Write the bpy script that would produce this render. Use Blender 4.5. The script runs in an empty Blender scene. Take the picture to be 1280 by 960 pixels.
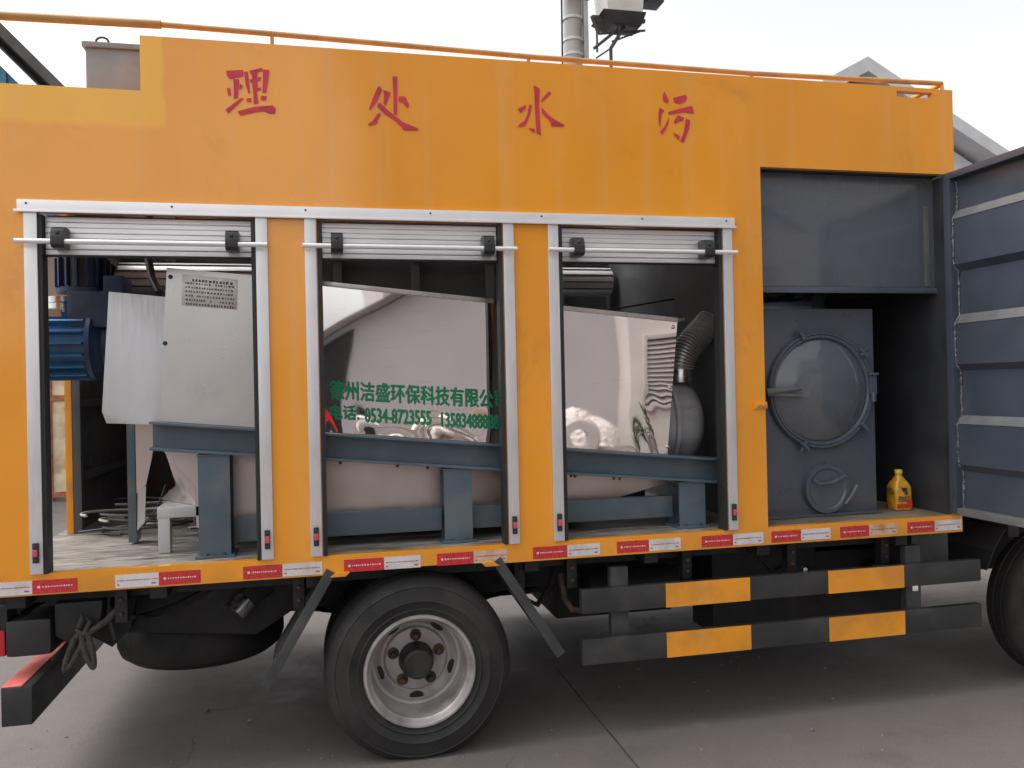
import bpy, bmesh, math, random
from mathutils import Vector, Matrix
random.seed(7)
R = math.radians
S = bpy.context.scene
COL = S.collection

# ------------------------------------------------------------------ camera
YAW, PITCH, ROLL = R(12.702), R(0.258), R(-1.2205)
cy, sy, cp, sp = math.cos(YAW), math.sin(YAW), math.cos(PITCH), math.sin(PITCH)
fwd = Vector((sy*cp, cy*cp, sp)); rt = Vector((cy, -sy, 0)); up = rt.cross(fwd)
c_, s_ = math.cos(ROLL), math.sin(ROLL)
r2 = rt*c_ + up*s_; u2 = up*c_ - rt*s_
cam = bpy.data.cameras.new('camera'); camo = bpy.data.objects.new('camera', cam); COL.objects.link(camo)
camo.matrix_world = Matrix(((r2.x, u2.x, -fwd.x, 0.0), (r2.y, u2.y, -fwd.y, -3.75), (r2.z, u2.z, -fwd.z, 1.675), (0, 0, 0, 1)))
cam.sensor_width = 36; cam.lens = 36*1035/1280; cam.clip_end = 2000; cam.clip_start = 0.05
S.camera = camo

# ------------------------------------------------------------------ light
SUN_DIR = Vector((-0.60, 0.12, 1.0)).normalized()         # towards the sun: high, veiled by cloud
elev = math.asin(SUN_DIR.z); azi = math.atan2(SUN_DIR.x, SUN_DIR.y)
w = bpy.data.worlds.new('World'); S.world = w; w.use_nodes = True
nt = w.node_tree; nt.nodes.clear()
sky = nt.nodes.new('ShaderNodeTexSky'); sky.sky_type = 'NISHITA'; sky.sun_disc = False
sky.sun_elevation = elev; sky.sun_rotation = azi; sky.air_density = 1.0; sky.dust_density = 4.0; sky.ozone_density = 1.0
hs = nt.nodes.new('ShaderNodeHueSaturation'); hs.inputs['Saturation'].default_value = 0.03
bg = nt.nodes.new('ShaderNodeBackground'); bg.inputs['Strength'].default_value = 0.15
wo = nt.nodes.new('ShaderNodeOutputWorld')
nt.links.new(sky.outputs[0], hs.inputs['Color']); nt.links.new(hs.outputs[0], bg.inputs[0]); nt.links.new(bg.outputs[0], wo.inputs[0])
sl = bpy.data.lights.new('sun', 'SUN'); sl.energy = 0.5; sl.angle = R(45); sl.color = (1.0, 0.96, 0.9)
so = bpy.data.objects.new('sun', sl); COL.objects.link(so)
so.rotation_euler = SUN_DIR.to_track_quat('Z', 'Y').to_euler()
vs = S.view_settings
S.display_settings.display_device = 'sRGB'
vs.view_transform = 'Standard'; vs.look = 'None'; vs.exposure = 1.0; vs.gamma = 1.0; vs.use_curve_mapping = False

# ------------------------------------------------------------------ materials
def nodes(name):
    m = bpy.data.materials.new(name); m.use_nodes = True
    n = m.node_tree
    return m, n, n.nodes['Principled BSDF']
def math_(n, op, a, b=None, clamp=False):
    k = n.nodes.new('ShaderNodeMath'); k.operation = op; k.use_clamp = clamp
    for i, v in enumerate((a, b)):
        if v is None: continue
        if isinstance(v, (int, float)): k.inputs[i].default_value = v
        else: n.links.new(v, k.inputs[i])
    return k.outputs[0]
def maprange(n, v, a, b, c=0.0, d=1.0, smooth=True):
    k = n.nodes.new('ShaderNodeMapRange'); k.interpolation_type = 'SMOOTHSTEP' if smooth else 'LINEAR'
    n.links.new(v, k.inputs[0])
    for i, x in enumerate((a, b, c, d)): k.inputs[i+1].default_value = x
    return k.outputs[0]
def noise(n, vec, scale, detail=4, rough=.55, dist=0.0):
    k = n.nodes.new('ShaderNodeTexNoise'); k.inputs['Scale'].default_value = scale
    k.inputs['Detail'].default_value = detail; k.inputs['Roughness'].default_value = rough
    k.inputs['Distortion'].default_value = dist
    n.links.new(vec, k.inputs['Vector']); return k.outputs['Fac']
def coords(n, stretch=(1, 1, 1)):
    t = n.nodes.new('ShaderNodeTexCoord'); mp = n.nodes.new('ShaderNodeMapping'); mp.inputs['Scale'].default_value = stretch
    n.links.new(t.outputs['Object'], mp.inputs['Vector']); return mp.outputs[0], t.outputs['Object']
def mixc(n, f, a, b):
    k = n.nodes.new('ShaderNodeMix'); k.data_type = 'RGBA'
    if isinstance(f, (int, float)): k.inputs[0].default_value = f
    else: n.links.new(f, k.inputs[0])
    for i, v in ((6, a), (7, b)):
        if isinstance(v, tuple): k.inputs[i].default_value = (*v[:3], 1)
        else: n.links.new(v, k.inputs[i])
    return k.outputs[2]
def bumpn(n, h, strength, dist, b, prev=None):
    k = n.nodes.new('ShaderNodeBump'); k.inputs['Strength'].default_value = strength; k.inputs['Distance'].default_value = dist
    n.links.new(h, k.inputs['Height'])
    if prev is not None: n.links.new(prev, k.inputs['Normal'])
    n.links.new(k.outputs[0], b.inputs['Normal']); return k.outputs[0]
def sc(c, f): return tuple(min(1, x*f) for x in c)
def M(name, col, rough=.5, metal=0.0, var=.15, vs=3.0, bump=0.0, bs=60.0, coat=0.0, coat_r=.1, dirt=None, dirt_amt=.0, dirt_s=2.0, stretch=(1, 1, 1), rvar=.08, wave=0.0, wave_s=1.5):
    m, n, b = nodes(name)
    v, raw = coords(n, stretch)
    f = noise(n, v, vs, 6)
    c = mixc(n, maprange(n, f, .3, .7), sc(col, 1-var), sc(col, 1+var))
    if dirt is not None:
        d = noise(n, raw, dirt_s, 1.0 if metal > .5 else 4, .5)
        c = mixc(n, maprange(n, d, .46, .74, 0, dirt_amt), c, dirt)
    n.links.new(c, b.inputs['Base Color'])
    b.inputs['Metallic'].default_value = metal
    f2 = noise(n, v, vs*4, 5)
    n.links.new(maprange(n, f2, .3, .7, max(.02, rough-rvar), min(1, rough+rvar)), b.inputs['Roughness'])
    b.inputs['Coat Weight'].default_value = coat; b.inputs['Coat Roughness'].default_value = coat_r
    p = None
    if wave: p = bumpn(n, noise(n, raw, wave_s, 2, .4), 1.0, wave, b)
    if bump: bumpn(n, noise(n, v, bs, 3), bump, .004, b, p)
    return m
MAT = {}
def side_paint():
    m, n, b = nodes('yellow_side_paint')
    v, raw = coords(n)
    sx = n.nodes.new('ShaderNodeSeparateXYZ'); n.links.new(raw, sx.inputs[0])
    X, Z = sx.outputs[0], sx.outputs[2]                     # thing-local: x - 1.0
    f = noise(n, v, 1.3, 5)
    base = mixc(n, maprange(n, f, .3, .7), (.85, .318, .008), (.91, .350, .011))
    wob = math_(n, 'MULTIPLY', math_(n, 'SUBTRACT', noise(n, v, 9, 4), .5), .05)
    Xw = math_(n, 'ADD', X, wob); Zw = math_(n, 'ADD', Z, wob)
    band = math_(n, 'MULTIPLY', maprange(n, Xw, -1.655, -1.635, 1, 0), maprange(n, Zw, 2.79, 2.835))
    base = mixc(n, math_(n, 'MULTIPLY', band, .85), base, (.92, .45, .006))
    # thin dust and vertical wash marks; pale streaks also paint in sky sheen
    vv, _ = coords(n, (5.5, 1, .22))
    st = noise(n, vv, 1.6, 5, .6)
    base = mixc(n, maprange(n, st, .50, .70, 0, .30), base, (.80, .40, .13))
    dd = noise(n, raw, 2.2, 8, .7, .5)
    base = mixc(n, maprange(n, dd, .55, .75, 0, .30), base, (.42, .17, .02))
    low = math_(n, 'MULTIPLY', maprange(n, Zw, 1.0, .86), maprange(n, noise(n, raw, 5, 6), .4, .65))
    base = mixc(n, math_(n, 'MULTIPLY', low, .3), base, (.25, .12, .045))
    n.links.new(base, b.inputs['Base Color'])
    b.inputs['Roughness'].default_value = .42
    n.links.new(maprange(n, st, .35, .7, .33, .5), b.inputs['Roughness'])
    b.inputs['Specular IOR Level'].default_value = .2; b.inputs['Coat Weight'].default_value = .9; b.inputs['Coat Roughness'].default_value = .13; b.inputs['Coat IOR'].default_value = 1.68
    wv, _ = coords(n, (1.5, 1, .5))
    wn = noise(n, wv, 1.2, 2, .35)
    p = bumpn(n, wn, 1.0, .036, b)
    n.links.new(p, b.inputs['Coat Normal'])
    bumpn(n, noise(n, v, 180, 2), .06, .002, b, p)
    return m
MAT['side'] = side_paint()
MAT['yellow'] = M('yellow_paint', (.84, .315, .010), .45, var=.07, coat=.4, coat_r=.15, dirt=(.3, .14, .04), dirt_amt=.4, dirt_s=6)
MAT['red_letter'] = M('red_letter_paint', (.56, .030, .058), .5, var=.18, vs=12)
MAT['alu'] = M('anodised_aluminium', (.75, .74, .76), .38, .6, var=.05, vs=6, stretch=(4, 1, .5), dirt=(.5, .48, .47), dirt_amt=.25, dirt_s=5)
MAT['alu_rail'] = M('header_aluminium', (.86, .86, .88), .36, .5, var=.03, vs=5, rvar=.03)
MAT['slat'] = M('shutter_slat_aluminium', (.80, .79, .80), .36, .45, var=.07, vs=4, stretch=(.5, 1, 12), dirt=(.42, .41, .40), dirt_amt=.3)
MAT['rubber'] = M('black_rubber', (.018, .018, .02), .6, var=.2)
MAT['blackpl'] = M('black_plastic', (.022, .022, .024), .4, var=.2, bump=.1, bs=200)
MAT['pink'] = M('pink_plastic', (.62, .09, .12), .35, var=.05)
MAT['tape_red'] = M('red_reflective_tape', (.58, .025, .035), .3, var=.06, vs=15, coat=.3, bump=.12, bs=300, dirt=(.3, .06, .03), dirt_amt=.35, dirt_s=9)
MAT['tape_white'] = M('white_reflective_tape', (.68, .66, .67), .3, var=.05, vs=15, coat=.3, bump=.12, bs=300, dirt=(.42, .34, .26), dirt_amt=.45, dirt_s=9)
MAT['tape_rust'] = M('rust_stained_tape', (.62, .48, .36), .4, var=.2, vs=12, dirt=(.36, .15, .04), dirt_amt=.8, dirt_s=12)
MAT['print_red'] = M('red_print', (.5, .06, .08), .5, var=0)
MAT['print_white'] = M('white_print', (.75, .62, .6), .5, var=0)
MAT['print_dark'] = M('dark_print', (.07, .06, .06), .5, var=.1)
MAT['inner'] = M('dark_interior_paint', (.085, .087, .09), .5, var=.2, vs=2, bump=.1, bs=60, dirt=(.09, .085, .08), dirt_amt=.5)
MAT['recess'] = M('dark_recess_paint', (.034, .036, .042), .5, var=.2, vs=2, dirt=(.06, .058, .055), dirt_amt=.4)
MAT['grey'] = M('blue_grey_paint', (.078, .092, .122), .34, var=.1, vs=2.5, coat=.35, coat_r=.12, bump=.06, bs=120, dirt=(.12, .12, .12), dirt_amt=.35, dirt_s=3, wave=.01)
MAT['grey_gloss'] = M('glossy_grey_paint', (.100, .112, .138), .25, var=.08, vs=2, coat=.8, coat_r=.05, dirt=(.13, .13, .125), dirt_amt=.3, dirt_s=2, wave=.006)
MAT['door_grey'] = M('door_blue_grey_paint', (.050, .060, .083), .36, var=.1, vs=2.5, coat=.35, coat_r=.14, bump=.06, bs=120, dirt=(.085, .088, .092), dirt_amt=.35, dirt_s=3)
MAT['grey_rib'] = M('lit_and_dusty_paint', (.115, .12, .122), .5, var=.12, vs=8, dirt=(.17, .165, .155), dirt_amt=.6, dirt_s=10)  # paler grey carries daylight on the door's upward faces, plus dust blotches
MAT['weld'] = M('weld_bead', (.12, .13, .15), .38, .4, var=.3, vs=40, bump=.8, bs=120)
MAT['beam'] = M('blue_grey_beam_paint', (.075, .115, .150), .42, var=.12, vs=3, coat=.25, coat_r=.2, bump=.1, bs=80, dirt=(.16, .17, .17), dirt_amt=.5, dirt_s=5)
MAT['navy'] = M('dark_blue_motor_paint', (.018, .040, .105), .42, var=.2, vs=6, bump=.15, bs=90, dirt=(.05, .06, .08), dirt_amt=.5, dirt_s=8)
MAT['blue'] = M('blue_motor_paint', (.024, .140, .320), .4, var=.15, vs=6, bump=.12, bs=90, dirt=(.05, .08, .11), dirt_amt=.5, dirt_s=8)
MAT['steel'] = M('bright_steel', (.62, .62, .62), .25, 1.0, var=.12, vs=10)
MAT['galv'] = M('galvanised_sheet', (.60, .60, .62), .42, .55, var=.04, vs=5, stretch=(3, 1, .35), bump=.05, bs=50, dirt=(.35, .33, .32), dirt_amt=.35, dirt_s=4)
MAT['stainless'] = M('brushed_stainless_cover', (.60, .575, .555), .30, .85, var=.05, vs=3, rvar=.03)
MAT['lid'] = M('stainless_lid_edge', (.50, .46, .44), .32, .9, var=.1, vs=6)
def mirror():
    m, n, b = nodes('mirror_stainless')
    v, raw = coords(n)
    sx = n.nodes.new('ShaderNodeSeparateXYZ'); n.links.new(raw, sx.inputs[0])
    b.inputs['Metallic'].default_value = 1.0
    f = noise(n, v, 2.0, 6)
    c = mixc(n, maprange(n, f, .35, .7), (.85, .80, .80), (.89, .845, .84))
    sc_ = noise(n, coords(n, (1.0, 1, 14))[0], 7, 4, .6)
    c = mixc(n, maprange(n, sc_, .60, .72, 0, .16), c, (.45, .42, .41))
    n.links.new(c, b.inputs['Base Color'])
    n.links.new(maprange(n, f, .3, .7, .012, .035), b.inputs['Roughness'])
    return m
MAT['mirror'] = mirror()
MAT['hopper'] = M('stainless_hopper', (.60, .525, .495), .38, .75, var=.08, vs=2.5, bump=.04, bs=90, dirt=(.36, .29, .24), dirt_amt=.4, dirt_s=3)
MAT['green'] = M('green_letter_vinyl', (.006, .20, .085), .5, var=.06)
MAT['tyre'] = M('tyre_rubber', (.017, .016, .016), .75, var=.25, vs=5, bump=.25, bs=50, dirt=(.05, .045, .042), dirt_amt=.55, dirt_s=4)
MAT['rim'] = M('silver_rim_paint', (.43, .40, .40), .42, .35, var=.10, vs=8, dirt=(.17, .14, .125), dirt_amt=.7, dirt_s=7)
MAT['hub'] = M('greasy_hub', (.035, .034, .033), .5, .2, var=.3, vs=12, bump=.2, bs=60)
MAT['rust'] = M('rusty_steel', (.10, .055, .035), .75, .2, var=.4, vs=14, bump=.3, bs=60)
MAT['black'] = M('black_chassis_paint', (.010, .010, .011), .6, var=.3, vs=5, bump=.15, bs=60, dirt=(.03, .028, .026), dirt_amt=.5, dirt_s=4)
MAT['guard_black'] = M('black_guard_paint', (.026, .028, .029), .42, var=.2, vs=5, coat=.2, dirt=(.07, .066, .06), dirt_amt=.5, dirt_s=5)
MAT['strut'] = M('dusty_grey_strut', (.055, .058, .062), .5, .2, var=.2, vs=8, dirt=(.12, .115, .108), dirt_amt=.6, dirt_s=7)
MAT['flap'] = M('dusty_mudguard_sheet', (.17, .165, .16), .5, .3, var=.2, vs=5, dirt=(.07, .065, .06), dirt_amt=.6)
MAT['lens'] = M('red_lamp_lens', (.52, .012, .02), .15, var=.05, coat=.6)
MAT['bar_red'] = M('faded_red_tape', (.62, .14, .11), .45, var=.15, vs=10, dirt=(.55, .30, .24), dirt_amt=.6, dirt_s=8)
MAT['rope'] = M('dark_rope', (.055, .048, .043), .9, var=.3, vs=60, bump=.6, bs=160)
MAT['railpipe'] = M('weathered_yellow_pipe', (.50, .255, .075), .45, var=.15, vs=8, coat=.15, dirt=(.30, .19, .12), dirt_amt=.6, dirt_s=7)
MAT['tank'] = M('dull_galvanised_tank', (.28, .305, .335), .6, .0, var=.14, vs=4, bump=.12, bs=50, dirt=(.19, .185, .185), dirt_amt=.6, dirt_s=5)
MAT['bottle'] = M('amber_oil_bottle', (.58, .29, .022), .2, var=.22, vs=22, coat=.5)
MAT['bottle_red'] = M('red_label', (.55, .035, .02), .35, var=.1)
MAT['cap'] = M('yellow_cap', (.70, .52, .06), .35, var=.05)
MAT['cable'] = M('pale_cable', (.40, .38, .36), .45, var=.2)
MAT['cable_dark'] = M('dark_cable', (.03, .03, .033), .5, var=.2)
MAT['hose'] = M('grey_corrugated_hose', (.42, .41, .40), .35, .45, var=.15, vs=10)
MAT['drum'] = M('brushed_drum_steel', (.48, .48, .50), .35, .25, var=.15, vs=3, stretch=(.4, 4, 4))
MAT['pole'] = M('weathered_pole', (.40, .375, .36), .6, .1, var=.12, vs=3, stretch=(1, 1, .3), bump=.1)
MAT['pole_dark'] = M('dark_bracket_steel', (.06, .058, .06), .5, .3, var=.2)
MAT['white_box'] = M('pale_equipment_casing', (.70, .72, .70), .3, var=.08, dirt=(.55, .46, .36), dirt_amt=.5, dirt_s=3)
MAT['wallgrey'] = M('pale_grey_wall', (.66, .68, .72), .7, var=.06, vs=1.2, bump=.1)
MAT['roofedge'] = M('grey_roof_trim', (.60, .61, .63), .5, var=.08, vs=2)
MAT['roofdark'] = M('brown_roof_edge', (.10, .085, .075), .65, var=.25, vs=5)
MAT['bluewall'] = M('blue_sheet_wall', (.10, .26, .42), .5, var=.12, vs=2)
MAT['whitewall'] = M('white_plaster_wall', (.62, .64, .62), .8, var=.08, vs=2, bump=.2, dirt=(.36, .36, .31), dirt_amt=.5, dirt_s=1.5)
MAT['brownwall'] = M('brown_plaster_wall', (.26, .20, .165), .8, var=.15, vs=2, bump=.2)
MAT['gate_rust'] = M('rusted_gate_frame', (.36, .13, .06), .7, var=.35, vs=8, bump=.3)
MAT['gate_cream'] = M('cream_gate_sheet', (.74, .62, .42), .6, var=.12, vs=5, dirt=(.42, .22, .09), dirt_amt=.7, dirt_s=3)
MAT['warehouse'] = M('grey_render_wall', (.41, .385, .388), .85, var=.05, vs=.6, bump=.15, bs=30)
MAT['annex'] = M('cream_render_wall', (.58, .525, .49), .85, var=.06, vs=.8)
MAT['louvre'] = M('grey_louvre_paint', (.46, .41, .385), .6, var=.08)
MAT['gravel'] = M('white_gravel', (.66, .60, .56), .9, var=.25, vs=14)
MAT['soil'] = M('brown_soil', (.16, .125, .105), .95, var=.35, vs=10)
MAT['leaf'] = M('green_leaf', (.055, .11, .03), .5, var=.35, vs=5)
MAT['teal'] = M('teal_plastic', (.015, .16, .15), .4, var=.1)
MAT['wood'] = M('raw_wood', (.36, .26, .20), .8, var=.25, vs=6, stretch=(.2, 2, 2))
MAT['sack'] = M('white_sack_cloth', (.62, .59, .57), .85, var=.1, vs=8)
def floor_mat():
    m, n, b = nodes('marbled_floor_sheet')
    v, raw = coords(n, (1.0, 4.5, 1))
    f = noise(n, v, 5.0, 8, .68, .8)
    c = mixc(n, maprange(n, f, .34, .66), (.115, .10, .088), (.42, .385, .345))
    g = noise(n, raw, 2.0, 6)
    c = mixc(n, maprange(n, g, .5, .75, 0, .4), c, (.20, .175, .15))
    n.links.new(c, b.inputs['Base Color']); b.inputs['Roughness'].default_value = .45
    bumpn(n, f, .15, .004, b)
    return m
MAT['floor'] = floor_mat()
MAT['sill'] = M('dusty_compartment_floor', (.20, .165, .125), .6, var=.25, vs=6, dirt=(.10, .085, .07), dirt_amt=.7, dirt_s=5)
def ground_mat():
    m, n, b = nodes('worn_concrete')
    v, raw = coords(n)
    a = noise(n, raw, .35, 6, .6, .3); c1 = noise(n, raw, 2.2, 8, .7); fine = noise(n, raw, 90, 4, .7)
    c = mixc(n, maprange(n, a, .3, .7), (.128, .109, .103), (.170, .146, .137))
    c = mixc(n, maprange(n, c1, .48, .7, 0, .5), c, (.12, .105, .10))
    spots = noise(n, raw, 7, 5, .6, .2)
    c = mixc(n, maprange(n, spots, .66, .74, 0, .55), c, (.065, .058, .055))
    pale = noise(n, raw, 3.1, 6, .65, .6)
    c = mixc(n, maprange(n, pale, .62, .78, 0, .4), c, (.28, .255, .245))
    c = mixc(n, maprange(n, fine, .35, .7, 0, .42), c, (.085, .075, .07))
    wob = n.nodes.new('ShaderNodeVectorMath'); wob.operation = 'ADD'
    nv = n.nodes.new('ShaderNodeTexNoise'); nv.inputs['Scale'].default_value = 1.6; nv.inputs['Detail'].default_value = 6; n.links.new(raw, nv.inputs['Vector'])
    n.links.new(raw, wob.inputs[0]); n.links.new(nv.outputs['Color'], wob.inputs[1])
    vo = n.nodes.new('ShaderNodeTexVoronoi'); vo.feature = 'DISTANCE_TO_EDGE'; vo.inputs['Scale'].default_value = .42; n.links.new(wob.outputs[0], vo.inputs['Vector'])
    crack = math_(n, 'MULTIPLY', maprange(n, vo.outputs['Distance'], .0, .0035, 1, 0), maprange(n, noise(n, raw, .9, 3), .45, .6))
    c = mixc(n, math_(n, 'MULTIPLY', crack, .7), c, (.035, .032, .03))
    oil = noise(n, raw, 1.15, 5, .55)
    c = mixc(n, maprange(n, oil, .60, .72, 0, .45), c, (.075, .067, .063))
    grit = noise(n, raw, 230, 2, .6)
    c = mixc(n, maprange(n, grit, .57, .70, 0, .6), c, (.33, .30, .28))
    c = mixc(n, maprange(n, grit, .38, .27, 0, .6), c, (.05, .045, .042))
    n.links.new(c, b.inputs['Base Color'])
    n.links.new(maprange(n, c1, .3, .7, .62, .9), b.inputs['Roughness'])
    p = bumpn(n, c1, .25, .01, b)
    bumpn(n, fine, .3, .004, b, p)
    return m
MAT['ground'] = ground_mat()
MAT['grit'] = M('grey_grit', (.22, .20, .185), .9, var=.5, vs=9)
MAT['joint'] = M('joint_filler', (.045, .04, .038), .9, var=.3, vs=8)

# ------------------------------------------------------------------ mesh helpers
class MB:
    def __init__(s): s.bm = bmesh.new()
    def _v(s, p): return s.bm.verts.new(p)
    def poly(s, pts):
        return s.bm.faces.new([s._v(p) for p in pts])
    def hexa(s, a, b, bev=0.0):
        """solid between two matching polygons a and b (lists of 3D points)"""
        n = len(a)
        va = [s._v(p) for p in a]; vb = [s._v(p) for p in b]
        fs = [s.bm.faces.new(va), s.bm.faces.new(vb[::-1])]
        for i in range(n):
            j = (i+1) % n
            fs.append(s.bm.faces.new((va[j], va[i], vb[i], vb[j])))
        if bev:
            es = list({e for f in fs for e in f.edges})
            bmesh.ops.bevel(s.bm, geom=es, offset=bev, segments=2, affect='EDGES', profile=.7)
    def box(s, x0, x1, y0, y1, z0, z1, bev=0.0):
        s.hexa([(x0, y0, z0), (x1, y0, z0), (x1, y0, z1), (x0, y0, z1)], [(x0, y1, z0), (x1, y1, z0), (x1, y1, z1), (x0, y1, z1)], bev)
        return s
    def prism(s, xz, y0, y1, bev=0.0):
        s.hexa([(x, y0, z) for x, z in xz], [(x, y1, z) for x, z in xz], bev); return s
    def prism_x(s, yz, x0, x1, bev=0.0):
        s.hexa([(x0, y, z) for y, z in yz], [(x1, y, z) for y, z in yz], bev); return s
    def prism_z(s, xy, z0, z1, bev=0.0):
        s.hexa([(x, y, z0) for x, y in xy], [(x, y, z1) for x, y in xy], bev); return s
    def tube(s, pts, r, n=10, closed=False, caps=True):
        pts = [Vector(p) for p in pts]; rings = []; prev = None
        for i, p in enumerate(pts):
            if closed: t = pts[(i+1) % len(pts)] - pts[i-1]
            else: t = pts[min(i+1, len(pts)-1)] - pts[max(i-1, 0)]
            t.normalize()
            a = prev if prev is not None else (Vector((0, 0, 1)) if abs(t.z) < .9 else Vector((1, 0, 0)))
            a = (a - t*a.dot(t)).normalized(); prev = a; b = t.cross(a)
            ri = r[i] if isinstance(r, (list, tuple)) else r
            rings.append([s._v(p + (a*math.cos(2*math.pi*k/n) + b*math.sin(2*math.pi*k/n))*ri) for k in range(n)])
        m = len(rings)
        for i in range(m if closed else m-1):
            A, B = rings[i], rings[(i+1) % m]
            for k in range(n):
                s.bm.faces.new((A[k], A[(k+1) % n], B[(k+1) % n], B[k]))
        if caps and not closed:
            s.bm.faces.new(rings[0][::-1]); s.bm.faces.new(rings[-1])
        return s
    def cyl(s, p0, p1, r0, n=24, r1=None):
        return s.tube([p0, p1], [r0, r0 if r1 is None else r1], n)
    def lathe(s, prof, c, axis='y', n=48, closed=False, caps=True):
        """prof: (radius, offset along axis)"""
        c = Vector(c); rings = []
        for r, h in prof:
            ring = []
            for k in range(n):
                a = 2*math.pi*k/n; u, v = r*math.cos(a), r*math.sin(a)
                p = {'x': (h, u, v), 'y': (u, h, v), 'z': (u, v, h)}[axis]
                ring.append(s._v(c + Vector(p)))
            rings.append(ring)
        m = len(rings)
        for i in range(m if closed else m-1):
            A, B = rings[i], rings[(i+1) % m]
            for k in range(n): s.bm.faces.new((A[k], A[(k+1) % n], B[(k+1) % n], B[k]))
        if not closed and caps:
            if prof[0][0] > 1e-6: s.bm.faces.new(rings[0][::-1])
            if prof[-1][0] > 1e-6: s.bm.faces.new(rings[-1])
        return s
    def blob(s, c, r, seed=0, amp=.2, sub=3):
        g = bmesh.ops.create_icosphere(s.bm, subdivisions=sub, radius=1)
        rnd = random.Random(seed); ph = [rnd.uniform(0, 6) for _ in range(6)]
        for v in g['verts']:
            p = v.co; k = 1 + amp*(math.sin(3*p.x+ph[0])*math.sin(2.6*p.y+ph[1]) + .6*math.sin(5*p.z+ph[2]+2*p.x) + .35*math.sin(9*p.x+ph[3])*math.sin(8*p.y+ph[4]))
            v.co = Vector(c) + Vector((p.x*r[0]*k, p.y*r[1]*k, p.z*r[2]*k))
        return s
    def build(s, name, mat, parent=None, smooth=True, weld=1e-5, recalc=True):
        bm = s.bm
        if weld: bmesh.ops.remove_doubles(bm, verts=bm.verts, dist=weld)
        if recalc: bmesh.ops.recalc_face_normals(bm, faces=bm.faces)
        off = Vector((0, 0, 0))
        if parent is not None:
            root = parent
            while root.parent: root = root.parent
            off = root.location
            if off.length: bmesh.ops.translate(bm, verts=bm.verts, vec=-off)
        me = bpy.data.meshes.new(name); bm.to_mesh(me); bm.free()
        me.materials.append(MAT[mat])
        if smooth:
            me.polygons.foreach_set('use_smooth', [True]*len(me.polygons)); me.set_sharp_from_angle(angle=R(32))
        o = bpy.data.objects.new(name, me); COL.objects.link(o)
        if parent is not None: o.parent = parent
        return o
def thing(name, label, cat, loc=(0, 0, 0), group=None):
    o = bpy.data.objects.new(name, None); COL.objects.link(o); o.location = loc; o.empty_display_size = .2
    o['label'] = label; o['category'] = cat
    if group: o['group'] = group
    return o
def tag(o, label, cat, group=None):
    o['label'] = label; o['category'] = cat
    if group: o['group'] = group
    return o
def lab(o, label): o['label'] = label; return o
def structure(o): o['kind'] = 'structure'; return o
def origin_to(o, p):
    """move a top-level mesh's origin to p without moving its shape"""
    p = Vector(p); o.data.transform(Matrix.Translation(-p)); o.location = p; return o
def dup(o, d, parent=None):
    """copy a part with its sub-parts, shifted by d"""
    c = o.copy(); COL.objects.link(c); c.parent = parent if parent is not None else o.parent
    c.location = o.location + Vector(d)
    for ch in o.children:
        k = ch.copy(); COL.objects.link(k); k.parent = c
    return c
def text_mesh(body, x0, x1, zc, y, h, slope=0.0, bold=.0030):
    """mesh of lettering in the xz plane facing -y, fitted between x0 and x1"""
    cu = bpy.data.curves.new('lettering', 'FONT'); cu.body = body; cu.resolution_u = 3
    o = bpy.data.objects.new('lettering', cu); COL.objects.link(o)
    me = bpy.data.meshes.new_from_object(o.evaluated_get(bpy.context.evaluated_depsgraph_get()))
    bpy.data.objects.remove(o); bpy.data.curves.remove(cu)
    bm = bmesh.new(); bm.from_mesh(me); bpy.data.meshes.remove(me)
    xs = [v.co.x for v in bm.verts]; ys = [v.co.y for v in bm.verts]
    a, b, c, d = min(xs), max(xs), min(ys), max(ys)
    for v in bm.verts:
        x = x0 + (v.co.x-a)/(b-a)*(x1-x0); z = ((v.co.y-c)/(d-c)-.5)*h
        v.co = Vector((x, y, zc + z + slope*(x-(x0+x1)/2)))
    g = bm.verts[:] + bm.edges[:] + bm.faces[:]
    for k, (dx, dz) in enumerate(((bold, 0), (-bold, 0), (0, bold), (0, -bold))):
        r = bmesh.ops.duplicate(bm, geom=g)
        bmesh.ops.translate(bm, verts=[q for q in r['geom'] if isinstance(q, bmesh.types.BMVert)], vec=(dx, .00012*(k+1), dz))
    m = MB(); m.bm.free(); m.bm = bm
    return m
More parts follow.
